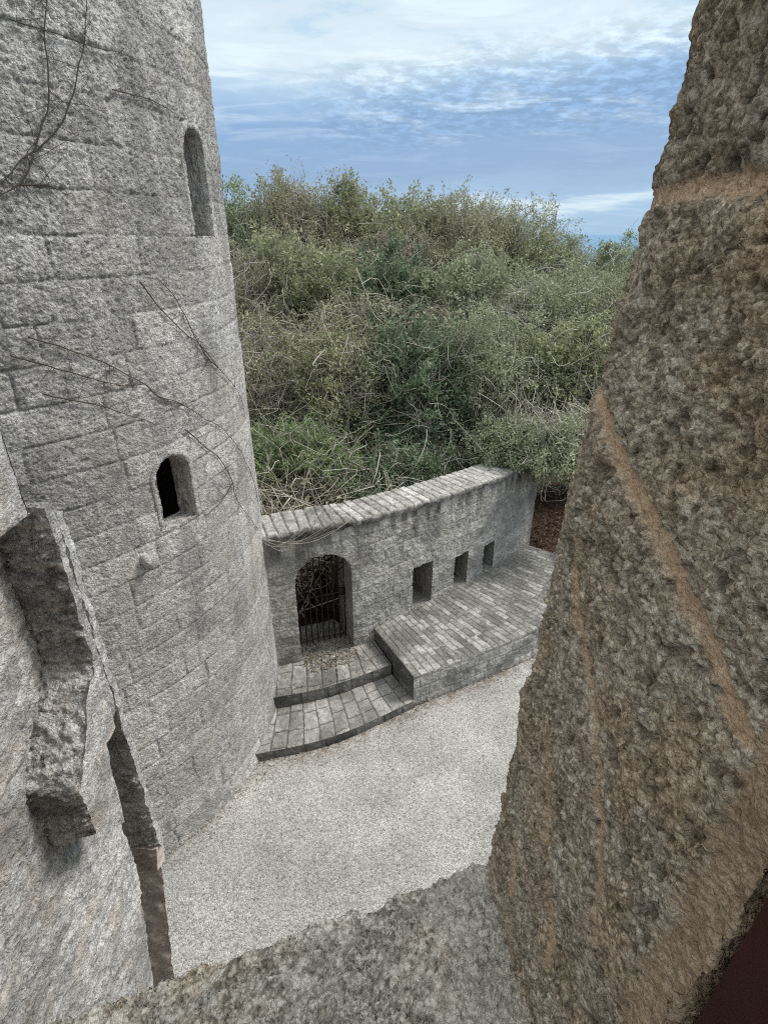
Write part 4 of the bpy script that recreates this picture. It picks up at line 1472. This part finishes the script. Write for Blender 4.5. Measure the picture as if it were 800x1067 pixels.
def make_tree(name, label, cat, base, c, rad, n_twig, n_leaf, lm, tm, seed, group, leaf=(0.072, 0.032), long=0.0, droop=0.0,
              gap=0.15, spread=0.055, up=0.35, twig_r=0.0064, curl=0.19, front=0.72):
    rs = np.random.RandomState(seed)
    n_twig = int(n_twig * 1.9)
    n_leaf = n_leaf * 1.0
    base = np.array(base, float)
    c = np.array(c, float)
    rad = np.array(rad, float) * np.array([1.12, 1.1, 1.0])
    root = empty(name, tuple(base), label, cat, group)
    # stems from the ground and limbs into the crown
    g = Geo()
    nst = 3
    k = 10
    t = np.linspace(0, 1, k)[None, :, None]
    d = rs.normal(size=(nst, 3)) * np.array([0.45, 0.45, 0.3])
    end = c + d * rad
    end[:, 2] = np.maximum(end[:, 2], c[2] - 0.1 * rad[2])
    start = base + rs.normal(size=(nst, 3)) * np.array([0.12, 0.12, 0])
    mid = (start + end) / 2 + rs.normal(size=(nst, 3)) * 0.25
    C = start[:, None] * (1 - t) ** 2 + 2 * mid[:, None] * t * (1 - t) + end[:, None] * t ** 2
    C = clear(C)
    tubes(g, C, np.linspace(0.085, 0.03, k)[None] * (0.8 + 0.4 * rs.rand(nst))[:, None], 7)
    g.build('trunk', M['bark'], root)
    # twig ends through the outer part of the crown
    u = rs.normal(size=(n_twig * 3, 3))
    u /= np.linalg.norm(u, axis=1)[:, None]
    keep = (u[:, 2] > -0.75) & ((u[:, 1] < 0.35) | (rs.rand(len(u)) > front))
    u = u[keep][:n_twig]
    n = len(u)
    lob = 1 + 0.32 * fbm(u * 1.0 + seed * 7.7, 1.7, 4)
    rr = (1 - 0.45 * rs.rand(n) ** 1.6) * lob
    if gap:
        dens = fbm(u * 1.0 + seed * 3.1, 3.2, 2)
        ok = dens > -0.45 + gap * rs.rand(n)
        u, rr, lob = u[ok], rr[ok], lob[ok]
        n = len(u)
    E = c + u * rad * rr[:, None] + rs.normal(size=(n, 3)) * 0.08
    ln = (0.60 + 0.7 * rs.rand(n)) * (1 + long * rs.rand(n) ** 3)
    inw = u * np.array([1, 1, 0.8]) + rs.normal(size=(n, 3)) * 0.45 + np.array([0, 0, up])
    inw /= np.linalg.norm(inw, axis=1)[:, None]
    S = E - inw * ln[:, None]
    E = E + inw * (long * 0.25 * rs.rand(n) ** 3)[:, None] + np.array([0, 0, -droop]) * ln[:, None]
    kk = 8
    t = np.linspace(0, 1, kk)[None, :, None]
    m = (S + E) / 2 + rs.normal(size=(n, 3)) * curl * ln[:, None]
    m2 = rs.normal(size=(n, 1, 3)) * curl * 0.45 * np.sin(t * 2 * np.pi) * ln[:, None, None]
    C = S[:, None] * (1 - t) ** 2 + 2 * m[:, None] * t * (1 - t) + E[:, None] * t ** 2 + m2
    C[..., 2] = np.maximum(C[..., 2], GZ + 0.03)
    C = clear(C)
    g = Geo()
    r_ = twig_r * (0.6 + 0.9 * rs.rand(n))[:, None] * np.linspace(1.25, 0.45, kk)[None]
    tubes(g, C, r_, 3)
    # a few heavier limbs linking twigs to the stems
    nb = max(10, n // 13)
    ii = rs.randint(0, n, nb)
    S2 = c + (S[ii] - c) * 0.35 + rs.normal(size=(nb, 3)) * 0.15 - np.array([0, 0, 0.25])
    Eo = S[ii] + (E[ii] - S[ii]) * (0.3 + 0.8 * rs.rand(nb, 1))
    mm = (S2 + Eo) / 2 + rs.normal(size=(nb, 3)) * 0.24
    t8 = np.linspace(0, 1, 8)[None, :, None]
    C2 = S2[:, None] * (1 - t8) ** 2 + 2 * mm[:, None] * t8 * (1 - t8) + Eo[:, None] * t8 ** 2
    C2[..., 2] = np.maximum(C2[..., 2], GZ + 0.05)
    C2 = clear(C2)
    tubes(g, C2, np.linspace(0.016, 0.005, 8)[None].repeat(nb, 0), 4)
    g.build('branches', tm, root)
    if n_leaf:
        bare = 1.5 * fbm(E, 0.8, 3)
        cnt = np.clip(rs.poisson(1.55 * n_leaf * np.clip(1.0 + 1.0 * bare, 0.06, 1.9) * 1.22), 0, 90) * (rs.rand(n) > 0.34)
        idx = np.repeat(np.arange(n), cnt)
        N = len(idx)
        tt = 1 - 0.50 * rs.rand(N) ** 1.2
        f = tt * (kk - 1)
        i0 = np.minimum(f.astype(int), kk - 2)
        fr = (f - i0)[:, None]
        pos = C[idx, i0] * (1 - fr) + C[idx, i0 + 1] * fr
        dirv = C[idx, i0 + 1] - C[idx, i0]
        dirv /= np.linalg.norm(dirv, axis=1)[:, None] + 1e-9
        D = dirv * 0.8 + rs.normal(size=(N, 3)) * 0.6
        D /= np.linalg.norm(D, axis=1)[:, None] + 1e-9
        pos = pos + rs.normal(size=(N, 3)) * spread
        pos[:, 2] = np.maximum(pos[:, 2], GZ + 0.05)
        pos = clear(pos)
        lk = 0.82 + 0.42 * rs.rand()
        L = leaf[0] * (0.6 + 0.8 * rs.rand(N))
        W = leaf[1] * (0.7 + 0.6 * rs.rand(N))
        g = Geo()
        leaf_quads(g, pos, D, L * lk, W * lk, rs)
        g.build('crown', lm, root, smooth=False)
    return root


LM = {
    'olive': leaf_mat('olive_leaf', [(0.0, (0.085, 0.100, 0.052)), (0.35, (0.185, 0.208, 0.110)), (0.7, (0.29, 0.305, 0.170)), (0.92, (0.40, 0.40, 0.25)), (1.0, (0.50, 0.46, 0.32))], k=1.32),
    'grey': leaf_mat('grey_green_leaf', [(0.0, (0.090, 0.108, 0.068)), (0.4, (0.205, 0.235, 0.142)), (0.75, (0.34, 0.37, 0.240)), (1.0, (0.54, 0.55, 0.40))], k=1.32),
    'dark': leaf_mat('dark_green_leaf', [(0.0, (0.040, 0.062, 0.036)), (0.45, (0.100, 0.145, 0.080)), (0.85, (0.180, 0.235, 0.135)), (1.0, (0.30, 0.36, 0.23))], k=1.32),
    'green': leaf_mat('mid_green_leaf', [(0.0, (0.055, 0.085, 0.040)), (0.45, (0.140, 0.200, 0.085)), (0.85, (0.25, 0.32, 0.145)), (1.0, (0.34, 0.42, 0.25))], k=1.32),
    'brown': leaf_mat('brownish_leaf', [(0.0, (0.095, 0.098, 0.058)), (0.4, (0.205, 0.208, 0.125)), (0.75, (0.30, 0.305, 0.19)), (1.0, (0.48, 0.45, 0.33))], k=1.32),
}
TG = 'scrubby trees crowding behind the curved wall'
BG = 'shrubs at the back foot of the curved wall'


def behind(x, off):
    """point behind the wall at plan x, off metres from its back face"""
    s = s_x(x)
    a, b, nx, ny = [float(v) for v in wall_at(s)]
    return a - nx * (WTH + off), b - ny * (WTH + off)


def plant_all():
    T = [
        # back row on the crest
        ('scrub_oak', 'tall dark green tree on the crest just right of the round tower', (-4.4, 17.0), -1.0, (1.7, 1.7, 2.2), 'green', 'twig_grey', 800, 22, dict(long=0.35)),
        ('scrub_oak', 'tall brownish twiggy tree on the crest, second from the round tower', (-2.45, 17.2), -0.75, (1.9, 1.7, 2.3), 'brown', 'twig_tan', 1150, 21, dict(long=0.35)),
        ('scrub_oak', 'broad olive tree on the crest at the middle of the skyline', (-0.2, 17.3), -0.95, (2.0, 1.7, 2.25), 'olive', 'twig_tan', 1150, 21, dict(long=0.35)),
        ('scrub_oak', 'brownish tree on the crest where the skyline starts to fall to the right', (2.0, 17.2), -1.1, (1.9, 1.7, 2.2), 'brown', 'twig_tan', 1150, 21, dict(long=0.35)),
        ('scrub_oak', 'yellowish olive tree at the right shoulder of the skyline', (4.0, 17.4), -1.35, (1.8, 1.7, 2.1), 'olive', 'twig_tan', 950, 20, dict(long=0.35)),
        ('scrub_oak', 'small grey green tree under the sea horizon near the right stone edge', (6.0, 17.6), -2.15, (1.9, 1.7, 1.95), 'grey', 'twig_grey', 850, 22, dict(long=0.35)),
        ('scrub_oak', 'green treetop rising beside the right stone edge on the skyline', (7.7, 18.4), -1.95, (1.3, 1.5, 2.0), 'green', 'twig_grey', 600, 24, dict(long=0.35)),
        ('scrub_oak', 'olive tree filling the skyline dip near the round tower', (-3.45, 17.9), -1.0, (1.4, 1.4, 2.1), 'olive', 'twig_grey', 700, 20, dict(long=0.35)),
        ('scrub_oak', 'brown olive tree filling the skyline dip left of the middle', (-1.3, 18.0), -0.95, (1.4, 1.4, 2.1), 'brown', 'twig_tan', 700, 20, dict(long=0.35)),
        ('scrub_oak', 'olive tree filling the skyline dip right of the middle', (0.95, 18.0), -1.05, (1.4, 1.4, 2.1), 'olive', 'twig_grey', 700, 20, dict(long=0.35)),
        ('scrub_oak', 'grey green tree filling the skyline dip before the right shoulder', (3.1, 18.0), -1.25, (1.4, 1.4, 2.1), 'grey', 'twig_tan', 700, 20, dict(long=0.35)),
        # middle row
        ('scrub_oak', 'grey twiggy tree half way up the slope against the round tower', (-3.5, 13.9), -2.25, (1.5, 1.5, 2.1), 'brown', 'twig_grey', 950, 12, dict(long=0.35)),
        ('scrub_oak', 'olive tree with many bare grey twigs, left of the middle of the slope', (-1.85, 14.1), -2.05, (1.6, 1.5, 2.1), 'olive', 'twig_grey', 950, 17, dict(long=0.35)),
        ('scrub_oak', 'dark green hollow crown in the middle of the slope', (0.15, 14.3), -2.25, (1.5, 1.4, 2.0), 'dark', 'twig_grey', 750, 24, dict()),
        ('scrub_oak', 'pale grey green tree right of the middle of the slope', (1.95, 14.1), -2.35, (1.7, 1.5, 2.0), 'grey', 'twig_tan', 950, 20, dict(long=0.35)),
        ('scrub_oak', 'broad grey green tree on the right of the slope below the shoulder', (3.95, 14.4), -2.55, (1.7, 1.5, 1.95), 'grey', 'twig_grey', 950, 22, dict(long=0.35)),
        ('scrub_oak', 'olive green tree against the right stone edge half way up the slope', (5.6, 14.8), -2.75, (1.5, 1.5, 1.9), 'olive', 'twig_grey', 800, 22, dict(long=0.4)),
        # front row
        ('scrub_oak', 'grey leafless tree low against the round tower above the wall', (-2.75, 11.3), -3.45, (1.35, 1.3, 1.75), 'brown', 'twig_grey', 900, 7, dict(long=0.35, curl=0.22)),
        ('scrub_oak', 'green and grey tree above the left half of the wall', (-1.15, 11.6), -3.25, (1.4, 1.3, 1.75), 'olive', 'twig_grey', 900, 17, dict(long=0.35)),
        ('scrub_oak', 'dark green tree above the middle of the wall', (0.55, 11.9), -3.30, (1.35, 1.3, 1.75), 'dark', 'twig_grey', 800, 24, dict(curl=0.20)),
        ('scrub_oak', 'grey green tree above the right half of the wall', (2.2, 12.1), -3.15, (1.4, 1.3, 1.75), 'grey', 'twig_grey', 900, 22, dict(long=0.4)),
        ('scrub_oak', 'olive tree above the far end of the wall by the right stone edge', (4.1, 12.3), -3.25, (1.5, 1.3, 1.7), 'olive', 'twig_grey', 900, 24, dict(long=0.4)),
    ]
    for i, (nm, lab, (x, y), cz, rad, lm, tm, nt, nl, kw) in enumerate(T):
        bx, by = (3.0, 13.2) if i == 21 else (x, y)
        make_tree(nm, lab, 'tree', (bx, by, GZ), (x, y, cz), rad, nt, nl, LM[lm], M[tm], 100 + i, TG, **kw)
    # leafless thickets reaching out between the crowns
    B = [('half bare thicket of pale grey twigs low on the left of the slope', (-2.7, 12.5), -2.35, (1.2, 0.9, 1.0), 'twig_grey'),
         ('half bare thicket of tan twigs above the gate, half way up the slope', (-0.7, 12.9), -2.0, (1.3, 0.9, 0.95), 'twig_tan'),
         ('half bare thicket of grey twigs in the middle of the slope below the dark hollow', (1.2, 13.2), -2.2, (1.1, 0.9, 0.9), 'twig_grey'),
         ('half bare thicket of pale twigs high on the left of the slope', (-2.9, 15.6), -0.95, (1.3, 0.9, 0.9), 'twig_grey'),
         ('half bare thicket of tan twigs high in the middle of the slope', (0.2, 15.8), -0.75, (1.4, 0.9, 0.85), 'twig_tan'),
         ('half bare thicket of grey twigs on the right of the slope', (3.0, 13.6), -1.95, (1.2, 0.9, 0.85), 'twig_grey')]
    for i, (lab, (x, y), cz, rad, tm) in enumerate(B):
        make_tree('bare_thicket', lab, 'shrub', (x, y, GZ), (x, y, cz), rad, 480, 5, LM['grey' if i % 2 else 'brown'], M[tm], 300 + i,
                  'half bare thickets among the trees', long=0.35, curl=0.26, twig_r=0.0066)
    # drooping bush over the far end of the wall
    make_tree('scrub_oak', 'leafy grey green bush drooping over the far end of the wall', 'tree', (2.7, 12.6, GZ), (3.22, 10.22, -3.58), (1.40, 0.85, 0.60), 460, 60,
              LM['grey'], M['twig_grey'], 131, TG, leaf=(0.06, 0.022), droop=0.30, long=0.3, up=-0.10, curl=0.18, twig_r=0.0045)
    S = [
        ('bare_shrub', 'leafless tangle of grey arching stems behind the wall next to the round tower', -1.75, 0.75, -4.7, (0.75, 0.6, 1.05), 'brown', 'twig_grey', 150, 4, dict(curl=0.50, long=0.6, twig_r=0.0105)),
        ('leafy_shrub', 'bright green narrow leaved shrub behind the wall near the round tower', -1.55, 2.0, -3.95, (0.9, 0.7, 0.95), 'green', 'twig_grey', 520, 26, dict(leaf=(0.085, 0.018))),
        ('bare_shrub', 'grey brush with curling bare stems behind the wall above the gate', -0.75, 1.35, -4.6, (0.8, 0.6, 0.95), 'brown', 'twig_grey', 150, 8, dict(curl=0.50, long=0.6, twig_r=0.0105)),
        ('leafy_shrub', 'dark green bushy shrub behind the wall above the first slot', -0.05, 1.9, -4.0, (0.95, 0.7, 1.0), 'green', 'twig_grey', 560, 26, dict(leaf=(0.085, 0.018))),
        ('bare_shrub', 'thin pale brush behind the wall above the second slot', 0.55, 0.8, -4.65, (0.75, 0.6, 0.85), 'dark', 'twig_grey', 170, 16, dict(curl=0.42, long=0.6, twig_r=0.009)),
        ('leafy_shrub', 'dark shrub behind the wall above the third slot', 1.3, 1.1, -4.45, (0.8, 0.7, 0.95), 'dark', 'twig_grey', 480, 24, dict()),
        ('leafy_shrub', 'low dark shrub behind the wall near its far end', 2.2, 1.0, -4.6, (0.75, 0.6, 0.8), 'dark', 'twig_grey', 420, 22, dict()),
    ]
    make_tree('leafy_shrub', 'dark shrub standing on the brown leaf floor beyond the bench end', 'shrub', (5.6, 14.6, GZ), (5.5, 14.4, -5.2), (1.6, 0.9, 1.5), 500, 26,
              LM['dark'], M['twig_grey'], 140, TG)
    for i, (nm, lab, x, off, cz, rad, lm, tm, nt, nl, kw) in enumerate(S):
        bx, by = behind(x, off)
        make_tree(nm, lab, 'shrub', (bx, by, GZ), (bx, by, cz), rad, nt, nl, LM[lm], M[tm], 200 + i, BG, **kw)


plant_all()


# ------------------------------------------------------------------ fallen leaves
def litter(name, label, pts, z_fn, n_up, L, mat, seed):
    rs = np.random.RandomState(seed)
    n = len(pts)
    z = z_fn(pts) + 0.006 + 0.02 * rs.rand(n) ** 2
    C = np.c_[pts, z]
    D = rs.normal(size=(n, 3)) * np.array([1, 1, n_up])
    D /= np.linalg.norm(D, axis=1)[:, None]
    g = Geo()
    leaf_quads(g, C, D, L * (0.6 + 0.8 * rs.rand(n)), 0.5 * L * (0.6 + 0.8 * rs.rand(n)), rs)
    o = g.build(name, mat, smooth=False)
    tag(o, label, kind='stuff')


def all_litter():
    rs = np.random.RandomState(77)
    # under and beside the gate
    s = DOOR['s'] + rs.uniform(-0.5, 0.5, 620) * DOOR['w'] * 0.96
    w = WTH * (1.05 - rs.rand(620) ** 0.8 * 1.6)
    x, y, nx, ny = wall_at(s)
    litter('dry_leaves', 'pale dry leaves gathered on the step under the iron gate', np.stack([x - nx * w, y - ny * w], -1), lambda p: Z2 + 0 * p[:, 0], 0.35, 0.055, M['dry_leaf'], 1)
    # along the foot of the lower step and the bench
    f = np.r_[STEP1[30:], BENCH_F[:180]]
    i = rs.randint(0, len(f), 700)
    p = f[i] + np.array([0.25, -1]) * (rs.rand(700, 1) ** 2.2 * 0.30 + 0.01) + rs.normal(size=(700, 2)) * 0.01
    litter('dry_leaves', 'brown leaf scraps along the foot of the steps and bench', p, lambda q: GZ + 0.004 + 0 * q[:, 0], 0.25, 0.028, M['dry_leaf'], 2)
    a = rs.uniform(R(-50), R(-8), 260)
    rr = TR + 0.08 + 0.22 * rs.rand(260) ** 2
    litter('dry_leaves', 'brown leaf scraps along the foot of the round tower', np.c_[TCX + rr * np.cos(a), TCY + rr * np.sin(a)], lambda q: GZ + 0.004 + 0 * q[:, 0], 0.25, 0.026, M['dry_leaf'], 5)
    p = np.c_[rs.uniform(-2.4, 2.6, 150), rs.uniform(3.0, 6.8, 150)]
    fy = np.interp(p[:, 0], np.r_[STEP1[:, 0], BENCH_F[:, 0]], np.r_[STEP1[:, 1], BENCH_F[:, 1]])
    p = p[(p[:, 1] < fy - 0.05) & (np.hypot(p[:, 0] - TCX, p[:, 1] - TCY) > TR + 0.1)]
    litter('dry_leaves', 'few dry leaves blown over the pale gravel of the yard', p, lambda q: GZ + 0.006 + 0 * q[:, 0], 0.25, 0.030, M['dry_leaf'], 6)
    # brown floor beyond the bench
    p = np.c_[rs.uniform(2.6, 7.5, 9000), rs.uniform(9.3, 14.5, 9000)]
    s = np.clip((p[:, 0] - 3.0) * 1.0, 0, 9)
    ok = (p[:, 0] > 3.25) & ~((p[:, 1] < 9.9) & (p[:, 0] < 4.6))
    litter('leaf_litter', 'brown fallen leaves on the ground beyond the bench end', p[ok], lambda q: GZ + 0.03 + 0 * q[:, 0], 0.3, 0.075, M['litter'], 3)
    # twig scraps caught on the near steps
    q, _ = ruled(STEP2, STEP2 + np.array([0.1, 0.45]), 30, 10)
    q = q.reshape(-1, 2)[rs.randint(0, 300, 130)] + rs.normal(size=(130, 2)) * 0.03
    q = q[(q[:, 0] > -1.6) & (q[:, 0] < 0.0)]
    litter('dry_leaves', 'few scattered dry leaves on the upper step', q, lambda p: Z2 + 0 * p[:, 0], 0.3, 0.035, M['dry_leaf'], 4)


all_litter()


def far_scrub():
    """the low wood that carries on to the right of the trees, out towards the shore"""
    rs = np.random.RandomState(91)
    n = 90000
    x = rs.uniform(-45, 75, n)
    y = 11 + 75 * rs.rand(n) ** 1.5
    ok = (x > 7.2 + 0.12 * y) & (x < 12 + 1.1 * y) | (y > 23) & (x < 8) & (x > -6 - 0.9 * y)
    x, y = x[ok], y[ok]
    d = np.hypot(x, y)
    p = np.stack([x, y, 0 * x], -1)
    top = GZ + 2.9 + 1.5 * fbm(p, 0.28, 4) + 0.8 * fbm(p, 0.9, 2) - 3.2 * sstep(45, 85, d)
    z = np.maximum(top - 1.8 * rs.rand(len(x)) ** 1.6, GZ - 3)
    C = np.stack([x, y, z], -1)
    D = rs.normal(size=C.shape)
    D /= np.linalg.norm(D, axis=1)[:, None]
    g = Geo()
    L = np.interp(d, [12, 30, 80], [0.16, 0.30, 0.60]) * (0.6 + 0.8 * rs.rand(len(x)))
    leaf_quads(g, C, D, L, L * 0.55, rs)
    o = g.build('scrub_wood', LM['olive'], smooth=False)
    tag(o, 'low olive scrub running on towards the shore', kind='stuff')


far_scrub()
